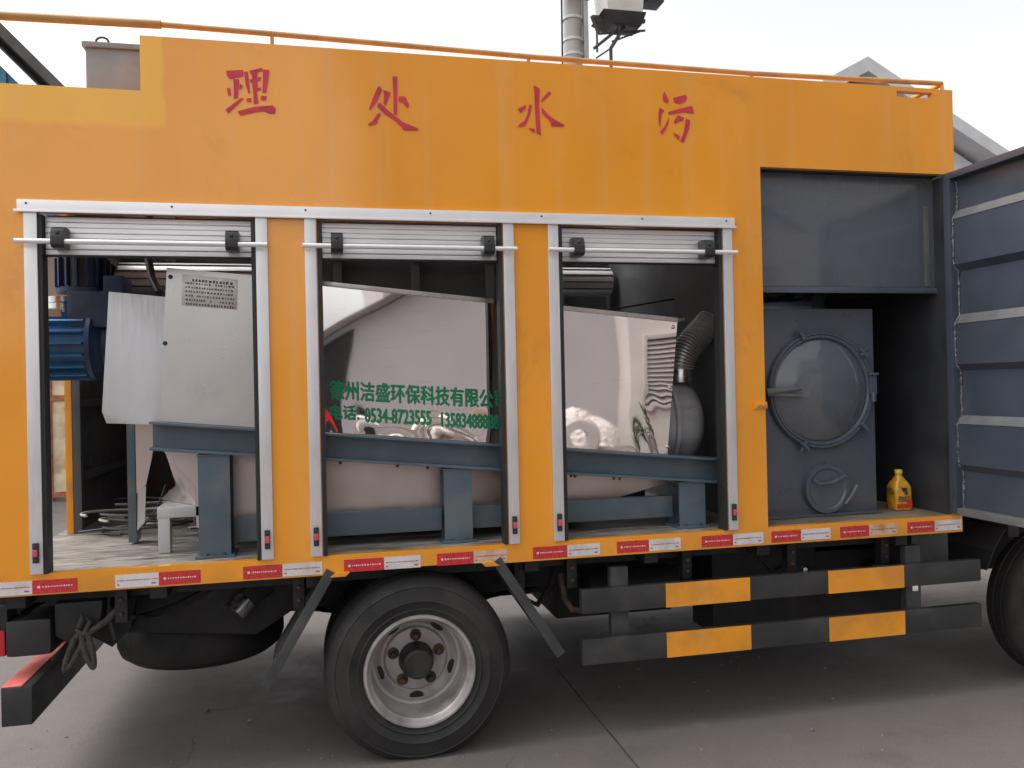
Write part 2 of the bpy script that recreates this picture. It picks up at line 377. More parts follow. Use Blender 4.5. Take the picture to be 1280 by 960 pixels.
# brush strokes of the painted characters, in metres on the side panel
GLYPHS = {
 'li': [
  [(-0.390,3.070),(-0.321,3.078),(-0.321,3.051),(-0.343,3.045),(-0.377,3.035),(-0.389,3.050)],
  [(-0.362,3.036),(-0.338,3.036),(-0.341,2.995),(-0.345,2.956),(-0.362,2.950),(-0.361,2.994)],
  [(-0.390,2.995),(-0.375,2.996),(-0.374,2.964),(-0.385,2.963)],
  [(-0.397,2.901),(-0.332,2.956),(-0.321,2.954),(-0.336,2.937),(-0.386,2.885)],
  [(-0.334,3.018),(-0.323,3.009),(-0.332,2.992),(-0.339,2.998)],
  [(-0.318,3.071),(-0.302,3.072),(-0.298,3.033),(-0.294,2.978),(-0.301,2.978),(-0.312,3.016)],
  [(-0.296,3.076),(-0.242,3.092),(-0.239,3.079),(-0.261,3.072),(-0.262,3.056),(-0.284,3.054)],
  [(-0.284,3.053),(-0.263,3.054),(-0.262,3.013),(-0.266,2.980),(-0.259,2.937),(-0.280,2.931),(-0.280,2.979),(-0.284,3.011)],
  [(-0.261,3.049),(-0.246,3.053),(-0.250,3.036),(-0.261,3.033)],
  [(-0.263,3.004),(-0.246,3.007),(-0.250,2.993),(-0.264,2.992)],
  [(-0.295,3.037),(-0.285,3.040),(-0.285,3.028),(-0.293,3.026)],
  [(-0.238,3.086),(-0.211,3.085),(-0.218,3.038),(-0.227,2.985),(-0.243,2.984),(-0.239,3.037)],
  [(-0.309,2.954),(-0.289,2.959),(-0.290,2.939),(-0.309,2.941)],
  [(-0.249,2.971),(-0.223,2.969),(-0.229,2.952),(-0.250,2.951)],
  [(-0.347,2.897),(-0.321,2.906),(-0.277,2.920),(-0.201,2.931),(-0.187,2.918),(-0.192,2.895),(-0.215,2.894),(-0.239,2.904),(-0.277,2.896),(-0.337,2.879)],
 ],
 'chu': [
  [(0.262,3.045),(0.276,3.027),(0.250,2.970),(0.220,2.931),(0.215,2.938),(0.230,2.979),(0.251,3.027)],
  [(0.281,3.026),(0.313,3.017),(0.309,3.004),(0.297,2.976),(0.290,2.955),(0.279,2.965),(0.284,2.995)],
  [(0.255,2.963),(0.264,2.969),(0.300,2.935),(0.329,2.913),(0.366,2.886),(0.437,2.859),(0.433,2.850),(0.369,2.849),(0.352,2.870),(0.326,2.894),(0.283,2.919),(0.253,2.948)],
  [(0.256,2.923),(0.269,2.915),(0.255,2.894),(0.250,2.875),(0.215,2.860),(0.208,2.868),(0.235,2.890)],
  [(0.323,3.091),(0.345,3.091),(0.342,3.012),(0.340,2.917),(0.325,2.920),(0.325,3.011)],
  [(0.350,3.001),(0.378,3.002),(0.396,2.964),(0.388,2.949),(0.368,2.973),(0.348,2.979)],
 ],
 'shui': [
  [(0.980,3.090),(1.008,3.076),(1.003,2.995),(1.009,2.854),(0.989,2.864),(0.984,2.955),(0.982,3.047)],
  [(1.054,3.067),(1.065,3.057),(1.016,3.010),(1.015,3.024)],
  [(0.901,2.974),(0.941,2.995),(0.939,2.979),(0.912,2.953)],
  [(0.956,2.999),(0.970,2.993),(0.958,2.950),(0.941,2.907),(0.928,2.893),(0.898,2.888),(0.905,2.902),(0.929,2.917),(0.946,2.950)],
  [(1.016,2.987),(1.051,2.952),(1.080,2.932),(1.126,2.911),(1.122,2.902),(1.061,2.901),(1.056,2.924),(1.015,2.962)],
  [(0.948,2.887),(0.981,2.885),(0.980,2.865),(0.966,2.872)],
 ],
 'wu': [
  [(1.633,3.100),(1.656,3.057),(1.653,3.041),(1.630,3.048),(1.625,3.074)],
  [(1.678,3.069),(1.743,3.088),(1.754,3.075),(1.742,3.055),(1.718,3.042),(1.687,3.046)],
  [(1.608,3.018),(1.631,3.006),(1.617,2.982),(1.608,2.920),(1.601,2.948),(1.602,2.992)],
  [(1.650,2.998),(1.710,3.018),(1.777,3.036),(1.788,3.002),(1.776,2.998),(1.733,3.003),(1.658,2.986)],
  [(1.656,2.975),(1.653,2.947),(1.641,2.921),(1.619,2.885),(1.607,2.901),(1.629,2.924)],
  [(1.701,2.986),(1.734,2.977),(1.730,2.962),(1.704,2.955),(1.688,2.942),(1.679,2.952)],
  [(1.744,2.972),(1.766,2.964),(1.759,2.923),(1.738,2.874),(1.729,2.852),(1.712,2.860),(1.731,2.903),(1.739,2.941)],
  [(1.674,2.901),(1.710,2.886),(1.704,2.864),(1.687,2.879)],
 ],
}
# ------------------------------------------------------------------ ground
m = MB(); m.poly([(-400, -400, 0), (400, -400, 0), (400, 400, 0), (-400, 400, 0)])
structure(m.build('ground', 'ground', smooth=False))
m = MB()
for k, x in enumerate((-12.7, -8.7, -4.7, 5.3, 9.3, 13.3, 1.303)):
    rnd = random.Random(k); y = -14.0; pts = []
    while y < (1.1 if x == 1.303 else 16):
        pts.append((x + rnd.uniform(-.004, .004), y)); y += .25
    for (xa, ya), (xb, yb) in zip(pts, pts[1:]):
        wa = .0035
        m.poly([(xa-wa, ya, .004), (xa+wa, ya, .004), (xb+wa, yb, .004), (xb-wa, yb, .004)])
structure(m.build('ground_joint', 'joint', smooth=False))

m = MB(); rnd = random.Random(77)
for k in range(420):
    x, y = rnd.uniform(-3.2, 4.2), rnd.uniform(-2.6, 1.2) ; r_ = rnd.uniform(.0025, .008)*(1 if rnd.random() < .93 else 2)
    g_ = bmesh.ops.create_icosphere(m.bm, subdivisions=1, radius=r_)
    q = [rnd.uniform(.6, 1.3) for _ in range(3)]
    for v in g_['verts']: v.co = Vector((v.co.x*q[0]+x, v.co.y*q[1]+y, v.co.z*q[2]*.7+r_*.35))
o = m.build('loose_grit', 'grit', weld=0); o['kind'] = 'stuff'; o['label'] = 'fine stones and grit scattered over the worn concrete'

# ------------------------------------------------------------------ the truck
TRUCK = thing('sewage_truck', 'yellow sewage treatment truck with three open roller shutters and an open grey side door', 'truck', (1.0, 1.15, 0))
WIN = [(-1.144, -.283), (-.023, .812), (1.081, 1.917)]
XL, XR = -1.40, 3.268
def panel_cells():
    xs = sorted({XL, -.738, XR, 2.138, 2.93, 3.143, .075, .705} | {v for a in WIN for v in a}| {-.46, .24, .55, 1.36, 1.64, 2.5, 2.75})
    zs = sorted({.865, .877, .952, 1.4, 1.9, 2.44, 2.6, 2.752, 2.965, 3.148, 3.178, 3.2})
    def solid(x, z):
        if z > 2.965 and x < -.738: return False
        if z < .877 and .075 < x < .705: return False
        if .952 < z < 2.44 and any(a < x < b for a, b in WIN): return False
        if .952 < z < 2.752 and x > 2.138: return False
        if 3.148 < z < 3.178 and 2.93 < x < 3.143: return False
        return True
    m = MB(); vd = {}
    def V(x, z):
        k = (round(x, 4), round(z, 4))
        if k not in vd: vd[k] = m._v((x, 0, z))
        return vd[k]
    fs = []
    for a, b in zip(xs, xs[1:]):
        for c, d in zip(zs, zs[1:]):
            if solid((a+b)/2, (c+d)/2):
                fs.append(m.bm.faces.new((V(a, c), V(b, c), V(b, d), V(a, d))))
    r = bmesh.ops.extrude_face_region(m.bm, geom=fs)
    bmesh.ops.translate(m.bm, verts=[g for g in r['geom'] if isinstance(g, bmesh.types.BMVert)], vec=(0, .035, 0))
    return m
panel_cells().build('side_panel', 'side', TRUCK, smooth=False)
# painted characters
for key in ('li', 'chu', 'shui', 'wu'):
    m = MB()
    for st in GLYPHS[key]: m.poly([(x, -.003, z) for x, z in st])
    m.build('painted_character', 'red_letter', TRUCK, smooth=False, weld=0)
# gussets of the wheel arch
for a, b, c in ((.005, .072, .090), (.765, .700, .68)):
    m = MB(); m.prism([(a, .858), (b, .858), (c, .876), ((a+b)/2, .882)], -.020, -.002, .003); m.build('arch_gusset', 'yellow', TRUCK)

# shell of the box body (behind the side panel)
m = MB(); m.box(XL, 2.10, .036, 2.3, .905, .949); m.build('cargo_floor', 'floor', TRUCK, smooth=False)
m = MB(); m.box(2.102, XR, .036, 2.3, .905, .955); m.build('compartment_floor', 'sill', TRUCK, smooth=False)
m = MB(); m.box(2.105, 2.137, .036, 2.26, .956, 3.16); m.build('bulkhead', 'inner', TRUCK, smooth=False)
m = MB()     # far wall with its own three door openings covered by lowered shutters except a gap at the top
m.box(XL, 3.268, 2.265, 2.3, .956, 3.16); m.build('far_wall', 'inner', TRUCK, smooth=False)
for x in (-1.0, -.45, .1, .65, 1.2, 1.75):
    m = MB(); m.box(x-.03, x+.03, 2.215, 2.264, .951, 3.15, .004); m.build('wall_stiffener', 'inner', TRUCK)
m = MB(); m.box(XL, 2.10, 2.19, 2.214, 2.62, 2.70, .004); m.build('wall_beam', 'inner', TRUCK)
m = MB(); m.box(-.733, 2.90, .036, 1.70, 3.162, 3.196); m.build('roof_panel', 'yellow', TRUCK, smooth=False)
m = MB(); m.box(-.735, -.705, .037, 2.3, 2.93, 3.16); m.build('roof_step', 'yellow', TRUCK, smooth=False)
m = MB(); m.box(XL, -.737, .036, 1.70, 2.925, 2.961); m.build('rear_roof_panel', 'yellow', TRUCK, smooth=False)
m = MB(); m.box(3.235, 3.266, .037, 2.26, .956, 3.16); m.build('front_wall', 'grey', TRUCK, smooth=False)
m = MB(); m.box(XL, -1.355, .036, .06, .951, 2.92); m.build('rear_corner_post', 'yellow', TRUCK)
m = MB(); m.box(XL, -1.36, .062, 1.06, 2.78, 2.92); m.build('rear_header', 'yellow', TRUCK)
# rear door leaf: closed half, seen from the inside
o = MB().box(-1.345, -1.315, 1.085, 2.262, .952, 2.92).build('rear_door', 'inner', TRUCK)
MB().box(-1.3145, -1.275, 1.052, 1.10, .953, 2.92, .003).build('door_stile', 'inner', o)
MB().box(-1.35, -1.316, 1.05, 1.083, .951, 2.922, .003).build('door_edge', 'yellow', o)
for z in (1.22, 1.62, 2.05, 2.5):
    MB().box(-1.3145, -1.282, 1.101, 2.2, z, z+.045, .004).build('door_stiffener', 'inner', o)
MB().box(-1.3145, -1.305, 1.13, 1.38, 1.29, 1.57, .003).build('door_plate', 'grey', o)
# rolled shutters of the far side, lit through the open roof strip
for x0, x1 in ((-1.30, -.30), (1.46, 2.06)):
    m = MB(); rr = .105
    m.cyl((x0, 2.06, 2.44), (x1, 2.06, 2.44), rr, 28)
    o = m.build('rolled_far_shutter', 'slat', TRUCK)
    m = MB()
    for k in range(7):
        a = R(-35 + 28*k); m.box(x0+.002, x1-.002, 2.06-.108*math.cos(a)-.004, 2.06-.108*math.cos(a)+.004, 2.44+.108*math.sin(a)-.003, 2.44+.108*math.sin(a)+.003)
    m.build('slat_joint', 'blackpl', o)

# ---- aluminium shutter frames
m = MB(); m.box(-1.215, 1.985, -.016, -.002, 2.444, 2.489, .003); hr = m.build('header_rail', 'alu_rail', TRUCK)
m = MB(); m.box(-1.225, 1.988, -.026, -.0165, 2.436, 2.447, .002); m.build('drip_lip', 'alu_rail', hr)
sm = None
for x in (-1.18, -.62, -.07, .48, 1.0, 1.50, 1.94):
    if sm is None:
        sm = MB().lathe([(0, -.0205), (.003, -.020), (.005, -.0165), (.005, -.0155)], (x, 0, 2.473), 'y', 10).build('screw', 'strut', hr); sx0 = x
    else: dup(sm, (x-sx0, 0, 0))
stile0 = None
for x in (-1.192, -.283, -.077, .815, 1.03, 1.92):
    if stile0 is None:
        stile0 = MB().box(x, x+.050, -.014, -.002, .953, 2.443, .003).build('shutter_stile', 'alu', TRUCK); x0s = x
        k = MB().box(x+.014, x+.037, -.026, -.0145, 1.0, 1.082, .004); kb = k.build('latch_base', 'blackpl', stile0)
        k = MB().box(x+.016, x+.035, -.036, -.0265, 1.027, 1.057, .005).build('latch_button', 'pink', stile0)
        k = MB()
        for z in (1.012, 1.07): k.lathe([(0, -.029), (.004, -.028), (.005, -.026)], (x+.0255, 0, z), 'y', 10)
        k.build('latch_screw', 'strut', stile0)
    else: dup(stile0, (x-x0s, 0, 0))
for a, b in WIN:
    for x0, x1 in ((a+.001, a+.019), (b-.019, b-.001)):
        MB().box(x0, x1, -.008, .06, .951, 2.43, .002).build('rubber_seal', 'rubber', TRUCK)
slat0 = None
def shutter(i, a, b, bx0, bx1, brk):
    sh = MB().box(a+.021, b-.021, .052, .062, 2.27, 2.438).build('roller_shutter', 'inner', TRUCK)
    zt = [2.268, 2.2925, 2.315, 2.3375, 2.36, 2.3825, 2.405]
    for k in range(7):
        z = zt[k]; y = .026 + (.002 if k % 2 else 0)
        MB().prism_x([(y+.024, z), (y+.0015, z+.0005), (y, z+.003), (y+.0005, z+.012), (y+.0015, z+.0215), (y+.024, z+.0218)], a+.022, b-.022).build('slat', 'slat', sh)
    MB().box(a+.022, b-.022, .012, .050, 2.262, 2.2672, .002).build('bottom_strip', 'rubber', sh)
    MB().cyl((bx0, -.045, 2.313), (bx1, -.045, 2.313), .011, 16).build('pull_bar', 'alu_rail', sh)
    for x in brk:
        bk = MB(); bk.prism_x([(.024, 2.375), (-.03, 2.375), (-.05, 2.362), (-.060, 2.33), (-.060, 2.300), (-.045, 2.288), (.024, 2.288)], x-.026, x+.026, .004)
        o = bk.build('bar_bracket', 'blackpl', sh)
        MB().lathe([(0, -.064), (.006, -.0635), (.0085, -.0585), (.0085, -.052)], (x, 0, 2.350), 'y', 14).build('bracket_bolt', 'strut', o)
shutter(0, *WIN[0], -1.215, -.232, (-1.055, -.378))
shutter(1, *WIN[1], -.085, .872, (.062, .742))
shutter(2, *WIN[2], 1.022, 1.978, (1.17, 1.83))

# ---- reflective strips on the lower beam
def strip(x0, x1, kind):
    z0 = .871 + (x0+1.3)*.0014; z1 = z0 + .055
    rnd = random.Random(int(x0*1000)+5000)
    o = MB().box(x0, x1-.001, -.0022, -.0006, z0, z1).build('reflective_strip', {'r': 'tape_red', 'w': 'tape_white', 'o': 'tape_rust'}[kind], TRUCK, smooth=False)
    lab(o, {'r': 'red reflective strip', 'w': 'white reflective strip', 'o': 'rust stained white reflective strip'}[kind])
    m = MB(); xa = x0 + .022; zc = (z0+z1)/2
    if kind == 'r':
        m.poly([(xa-.004, -.003, zc-.005), (xa+.006, -.003, zc-.005), (xa+.006, -.003, zc+.005), (xa-.004, -.003, zc+.005)]); x = xa + .013
        while x < x1-.022:
            ww = rnd.uniform(.003, .008); hh = rnd.uniform(.0018, .0036)
            m.poly([(x, -.003, zc-hh), (x+ww, -.003, zc-hh), (x+ww, -.003, zc+hh), (x, -.003, zc+hh)]); x += ww + rnd.uniform(.0025, .005)
        m.build('strip_print', 'print_white', o, smooth=False, weld=0)
    else:
        x = x0 + .008
        while x < x1-.012:
            ww = rnd.uniform(.004, .010); hh = rnd.uniform(.0012, .0026)
            m.poly([(x, -.003, zc+.003-hh), (x+ww, -.003, zc+.003-hh), (x+ww, -.003, zc+.003+hh), (x, -.003, zc+.003+hh)]); x += ww + rnd.uniform(.001, .003)
        for xx, ll in ((x0+.008, .008), (x1-.03, .018)):
            m.poly([(xx, -.003, zc-.017), (xx+ll, -.003, zc-.017), (xx+ll, -.003, zc-.011), (xx, -.003, zc-.011)])
        m.build('strip_print', 'print_red', o, smooth=False, weld=0)
for x0, x1, k in ((-1.352, -1.187, 'w'), (-1.186, -1.017, 'r'), (-.873, -.702, 'w'), (-.701, -.535, 'r'), (-.362, -.199, 'r'), (-.198, -.028, 'w'),
                  (.065, .240, 'r'), (.241, .405, 'w'), (.479, .647, 'r'), (.648, .806, 'o'), (.928, 1.094, 'r'), (1.095, 1.257, 'w'), (1.341, 1.503, 'r'), (1.504, 1.668, 'w'),
                  (1.778, 1.944, 'r'), (1.945, 2.11, 'w'), (2.154, 2.317, 'r'), (2.318, 2.485, 'w'), (2.54, 2.706, 'r'), (2.707, 2.871, 'o'), (2.933, 3.095, 'r'), (3.096, 3.262, 'w')):
    strip(x0, x1, k)
o = MB().box(2.070, 2.142, -.012, -.002, 1.545, 1.578, .003).build('door_catch', 'yellow', TRUCK)
for x in (2.095, 2.122): MB().lathe([(0, -.022), (.008, -.021), (.010, -.0125)], (x, 0, 1.560), 'y', 12).build('catch_bolt', 'railpipe', o)

# ---- roof rail
YR = .05
m = MB(); m.tube([(-1.9, YR, 3.258), (-1.3, YR, 3.262), (-.66, YR, 3.272)], .0185, 14); m.build('rail_sleeve', 'railpipe', TRUCK)
m = MB(); m.tube([(-.66, YR, 3.272), (-.2, YR, 3.266), (.97, YR, 3.243), (2.13, YR, 3.236), (3.245, YR, 3.252)], .0125, 14)
rr_ = m.build('roof_rail', 'railpipe', TRUCK)
for x, z in ((-.2, 3.264), (.97, 3.241), (2.13, 3.234)): MB().box(x-.008, x+.008, YR-.006, YR+.006, 3.197, z-.008, .002).build('rail_post', 'railpipe', rr_)
MB().cyl((3.245, YR, 3.252), (3.25, YR, 3.197), .010, 12).build('rail_post', 'yellow', rr_)
MB().tube([(3.245, YR, 3.246), (3.24, .5, 3.25), (3.24, 1.9, 3.25)], .0125, 12).build('rail_return', 'yellow', rr_)

# ---- front compartment: locker above, open recess below, door swung out
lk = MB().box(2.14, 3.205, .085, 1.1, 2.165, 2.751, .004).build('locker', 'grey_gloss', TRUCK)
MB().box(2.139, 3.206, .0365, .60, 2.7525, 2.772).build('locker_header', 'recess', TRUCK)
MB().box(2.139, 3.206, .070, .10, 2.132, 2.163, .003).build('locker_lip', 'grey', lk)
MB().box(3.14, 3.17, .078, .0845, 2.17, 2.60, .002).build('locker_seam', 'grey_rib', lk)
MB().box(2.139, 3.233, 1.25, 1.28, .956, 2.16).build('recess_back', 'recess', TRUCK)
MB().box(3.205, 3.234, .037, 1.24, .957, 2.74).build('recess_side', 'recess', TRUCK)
MB().box(3.05, 3.075, 1.15, 1.24, .957, 2.1, .003).build('recess_post', 'grey', TRUCK)
# door: hinged at the front edge, opened square to the side, inner face towards -x
DX = 3.21
d = None
prof = []           # corrugated sheet in the y-z plane seen edge on: (x, z)
zz = [(DX+.035, 2.715), (DX+.035, 2.552), (DX+.006, 2.506), (DX+.006, 2.268), (DX+.035, 2.232), (DX+.035, 2.008), (DX+.006, 1.960), (DX+.006, 1.748), (DX+.035, 1.715), (DX+.035, 1.482), (DX+.006, 1.438), (DX+.006, 1.226), (DX+.035, 1.190), (DX+.035, 1.0)]
m = MB()
d = MB()
front = [(x, z) for x, z in zz]; back = [(x+.004, z) for x, z in zz]
for (xa, za), (xb, zb), (xc, zc), (xd, zd) in zip(front, front[1:], back, back[1:]):
    d.hexa([(xa, -.045, za), (xb, -.045, zb), (xd, -.045, zd), (xc, -.045, zc)], [(xa, -1.06, za), (xb, -1.06, zb), (xd, -1.06, zd), (xc, -1.06, zc)])
d = d.build('side_door', 'door_grey', TRUCK, smooth=False)
MB().box(DX+.04, DX+.046, -.01, -1.10, .957, 2.752).build('door_skin', 'side', d)
MB().box(DX-.012, DX+.0385, -.042, .004, .962, 2.752, .004).build('door_frame_stile', 'door_grey', d)
MB().box(DX-.012, DX+.0385, -1.10, -1.062, .962, 2.752, .004).build('door_frame_stile', 'door_grey', d)
MB().box(DX-.012, DX+.0385, -1.061, -.043, 2.716, 2.751, .004).build('door_frame_rail', 'door_grey', d)
MB().box(DX-.012, DX+.0385, -1.061, -.043, .963, .999, .004).build('door_frame_rail', 'grey_rib', d)
for (xa, za), (xb, zb) in (((DX+.035, 2.552), (DX+.006, 2.506)), ((DX+.035, 2.008), (DX+.006, 1.960)), ((DX+.035, 1.482), (DX+.006, 1.438))):
    MB().hexa([(xa-.0025, -.046, za), (xb-.0025, -.046, zb), (xb-.0005, -.046, zb), (xa-.0005, -.046, za)], [(xa-.0025, -1.055, za), (xb-.0025, -1.055, zb), (xb-.0005, -1.055, zb), (xa-.0005, -1.055, za)]).__class__
    k = MB(); k.hexa([(xa-.0025, -.046, za), (xb-.0025, -.046, zb), (xb-.0005, -.046, zb), (xa-.0005, -.046, za)], [(xa-.0025, -1.055, za), (xb-.0025, -1.055, zb), (xb-.0005, -1.055, zb), (xa-.0005, -1.055, za)])
    k.build('lit_rib_face', 'grey_rib', d)  # pale strips paint daylight onto the upward slopes of the corrugation
rnd = random.Random(3); pts = []; z = 1.0; rad = []
while z < 2.71:
    xx = DX+.003
    for (xa, za), (xb, zb) in zip(zz, zz[1:]):
        if zb <= z <= za: xx = xa + (xb-xa)*((za-z)/(za-zb+1e-9))
    pts.append((xx-.004+rnd.uniform(-.002, .002), -.045+rnd.uniform(-.003, .003), z)); rad.append(rnd.uniform(.003, .0085)); z += .012
m = MB(); m.tube(pts, rad, 7); m.build('weld_bead', 'weld', d)
# hinges knuckles
for z in (1.3, 1.85, 2.45): MB().cyl((DX+.044, -.004, z-.05), (DX+.044, -.004, z+.05), .014, 12).build('door_hinge', 'grey', TRUCK)

# ---- chassis and running gear
for y in (.62, 1.62): MB().box(-1.35, 5.2, y, y+.075, .56, .80, .006).build('chassis_rail', 'black', TRUCK)
for x in (-1.3, -.75, -.1, .9, 1.5, 2.1, 2.9, 3.6): MB().box(x, x+.07, .05, 2.25, .805, .903, .004).build('cross_member', 'black', TRUCK)
MB().box(-1.39, 3.26, .16, .22, .80, .903, .004).build('side_bearer', 'black', TRUCK)
MB().box(-1.39, -1.32, .11, 2.2, .70, .804, .006).build('rear_cross_beam', 'black', TRUCK)
m = MB(); m.lathe([(.14, 0), (.36, 0), (.40, .03), (.415, .07), (.415, .15), (.40, .19), (.36, .22), (.14, .22)], (-.66, .92, .33), 'z', 56, closed=True)
o = m.build('spare_wheel', 'tyre', TRUCK); m = MB(); m.lathe([(0, .06), (.14, .05), (.16, .02), (.16, .20)], (-.66, .92, .33), 'z', 32); m.build('spare_rim', 'hub', o)
m = MB(); m.prism([(-.95, .56), (-.35, .50), (-.15, .62), (-.10, .80), (-1.02, .80)], .46, 1.5, .02); m.build('under_tray', 'black', TRUCK)
m = MB(); m.tube([(-.20, .62, .74), (-.36, .42, .72), (-.44, .36, .64)], [.052, .052, .054], 20, caps=False)
o = m.build('exhaust_pipe', 'strut', TRUCK)
d0 = Vector((-.08, -.06, -.08)).normalized(); c0 = Vector((-.44, .36, .64))
m = MB(); m.cyl(c0 - d0*.075, c0 + d0*.004, .058, 20); m.build('exhaust_clamp', 'steel', o)
m = MB(); m.cyl(c0 + d0*.002, c0 + d0*.0065, .046, 20); m.build('exhaust_mouth', 'hub', o)
MB().box(3.3, 5.3, .75, 1.6, .45, 1.04, .02).build('cab_frame', 'black', TRUCK)
for x0, x1, z0, nm in ((1.05, 1.9, .27, 'storage_box'), (1.93, 2.55, .30, 'water_tank'), (2.6, 3.35, .25, 'storage_box')): MB().box(x0, x1, 1.72, 2.24, z0, .80, .02).build(nm, 'black', TRUCK)
# front underside boxes
for x0, x1, y0, y1, z0, z1, nm, mt in ((2.0, 2.62, .35, .61, .33, .79, 'battery_box', 'black'), (2.66, 3.30, .42, .70, .30, .72, 'tool_box', 'black'), (1.25, 1.95, .78, 1.5, .36, .62, 'fuel_tank', 'black'), (3.05, 3.28, .12, .5, .60, .90, 'side_bracket', 'strut'),
                                    (2.2, 3.2, .75, 1.55, .38, .78, 'gearbox', 'black'), (.95, 1.3, .5, .7, .62, .8, 'air_tank', 'black')):
    MB().box(x0, x1, y0, y1, z0, z1, .012).build(nm, mt, TRUCK)
for k, (x, z) in enumerate(((2.9, .65), (2.62, .60), (3.30, .62))):
    MB().cyl((x, .2, z), (x+.12, .5, z-.04), .035, 14).build('pipe_fitting', 'black', TRUCK)
m = MB(); m.lathe([(.0, -.26), (.08, -.255), (.11, -.24), (.11, .24), (.08, .255), (0, .26)], (1.55, .40, .60), 'x', 28); m.build('air_cylinder', 'black', TRUCK)
rnd = random.Random(11)
for k in range(7):
    x = rnd.uniform(.85, 2.6); y = rnd.uniform(.3, .6); p = [(x, y, .84), (x+.05, y+.02, .72), (x+.12, y, .66+rnd.uniform(-.04, .04)), (x+.26, y+.03, .70), (x+.4, y+.1, .82)]
    MB().tube(p, .010, 8).build('brake_hose', 'rubber', TRUCK)
# valve dangling near the wheel
MB().tube([(1.13, .25, .74), (1.14, .22, .62), (1.17, .2, .57), (1.26, .22, .55)], .016, 8).build('drain_valve', 'rust', TRUCK)

def wheel(x, y, z, front=False):
    """outer face towards -y at depth y"""
    wh = MB()
    wh.lathe([(.235, .0), (.262, -.008), (.268, -.013), (.274, -.009), (.30, -.015), (.306, -.019), (.312, -.016), (.345, -.015), (.362, -.010), (.366, -.012), (.372, -.007), (.398, .018), (.408, .045), (.410, .07), (.404, .073), (.404, .083), (.410, .086), (.410, .125), (.404, .128), (.404, .138), (.410, .141), (.408, .175), (.398, .20), (.36, .225), (.285, .225), (.235, .21)], (x, y, z), 'y', 72, closed=True)
    for v in wh.bm.verts:
        q = v.co - Vector((x, y, z)); v.co = Vector((x, y, z)) + Vector((q.x*1.045, q.y, q.z*1.045))
        if v.co.z < .004: v.co.z = .004
    t = wh.build('wheel', 'tyre', TRUCK)
    rm = MB()
    rm.lathe([(.268, .012), (.268, -.004), (.262, -.014), (.253, -.014), (.247, -.004), (.241, .012), (.232, .022), (.228, .05), (.226, .155), (.219, .170), (.207, .173), (.199, .186), (.172, .203), (.160, .203), (.150, .190), (.115, .182), (.085, .180), (.075, .180), (.075, .215), (.226, .215), (.262, .20)], (x, y, z), 'y', 72, caps=False)
    for v in rm.bm.verts:
        q = v.co - Vector((x, y, z)); v.co = Vector((x, y, z)) + Vector((q.x*.955, q.y, q.z*.955))
    rm.build('rim', 'rim', t)
    h = MB(); h.lathe([(0, .080), (.058, .081), (.068, .089), (.072, .105), (.080, .14), (.084, .180)], (x, y, z), 'y', 40)
    h.build('hub_cap', 'hub', t)
    for k in range(5):
        a = R(90+72*k); cx, cz = x+.113*math.cos(a), z+.113*math.sin(a)
        n_ = MB(); n_.lathe([(0, .144), (.011, .146), (.014, .157), (.016, .164), (.016, .183)], (cx, y, cz), 'y', 6)
        n_.lathe([(.018, .174), (.027, .176), (.027, .185)], (cx, y, cz), 'y', 20)
        n_.build('wheel_nut', 'rust' if k in (0, 4, 2) else 'hub', t)
        a = R(90+36+72*k); s_ = MB(); q = 14; pts = []
        for i in range(q):
            u = 2*math.pi*i/q; du, dv = .034*math.cos(u), .0145*math.sin(u)
            px, pz = (.176+dv), du
            pts.append((x + px*math.cos(a) - pz*math.sin(a), z + px*math.sin(a) + pz*math.cos(a)))
        s_.prism(pts, y+.1885, y+.2060); s_.build('rim_slot', 'black', t)
    for k in range(10):
        a = R(40+36*k); n_ = MB(); n_.lathe([(0, .101), (.006, .102), (.007, .115)], (x+.066*math.cos(a), y, z+.066*math.sin(a)), 'y', 8); n_.build('hub_bolt', 'black', t)
    return t
W1 = wheel(.395, .02, .398)
dup(W1, (0, .27, 0)); dup(W1, (0, 1.75, 0))
MB().cyl((.395, .25, .403), (.395, 2.0, .403), .09, 20).build('rear_axle', 'black', TRUCK)
m = MB(); m.blob((.395, 1.15, .403), (.22, .2, .22), 1, .03, 3); m.build('differential', 'black', TRUCK)
dup(W1, (3.66, .04, 0))
for y in (.62, 1.65):
    m = MB()
    for k in range(4):
        L = .7-.13*k; m.prism([(.395-L, .60-.02*k), (.395, .53-.022*k), (.395+L, .60-.02*k), (.395+L, .585-.02*k), (.395, .510-.022*k), (.395-L, .585-.02*k)], y, y+.07)
    m.build('leaf_spring', 'black', TRUCK)
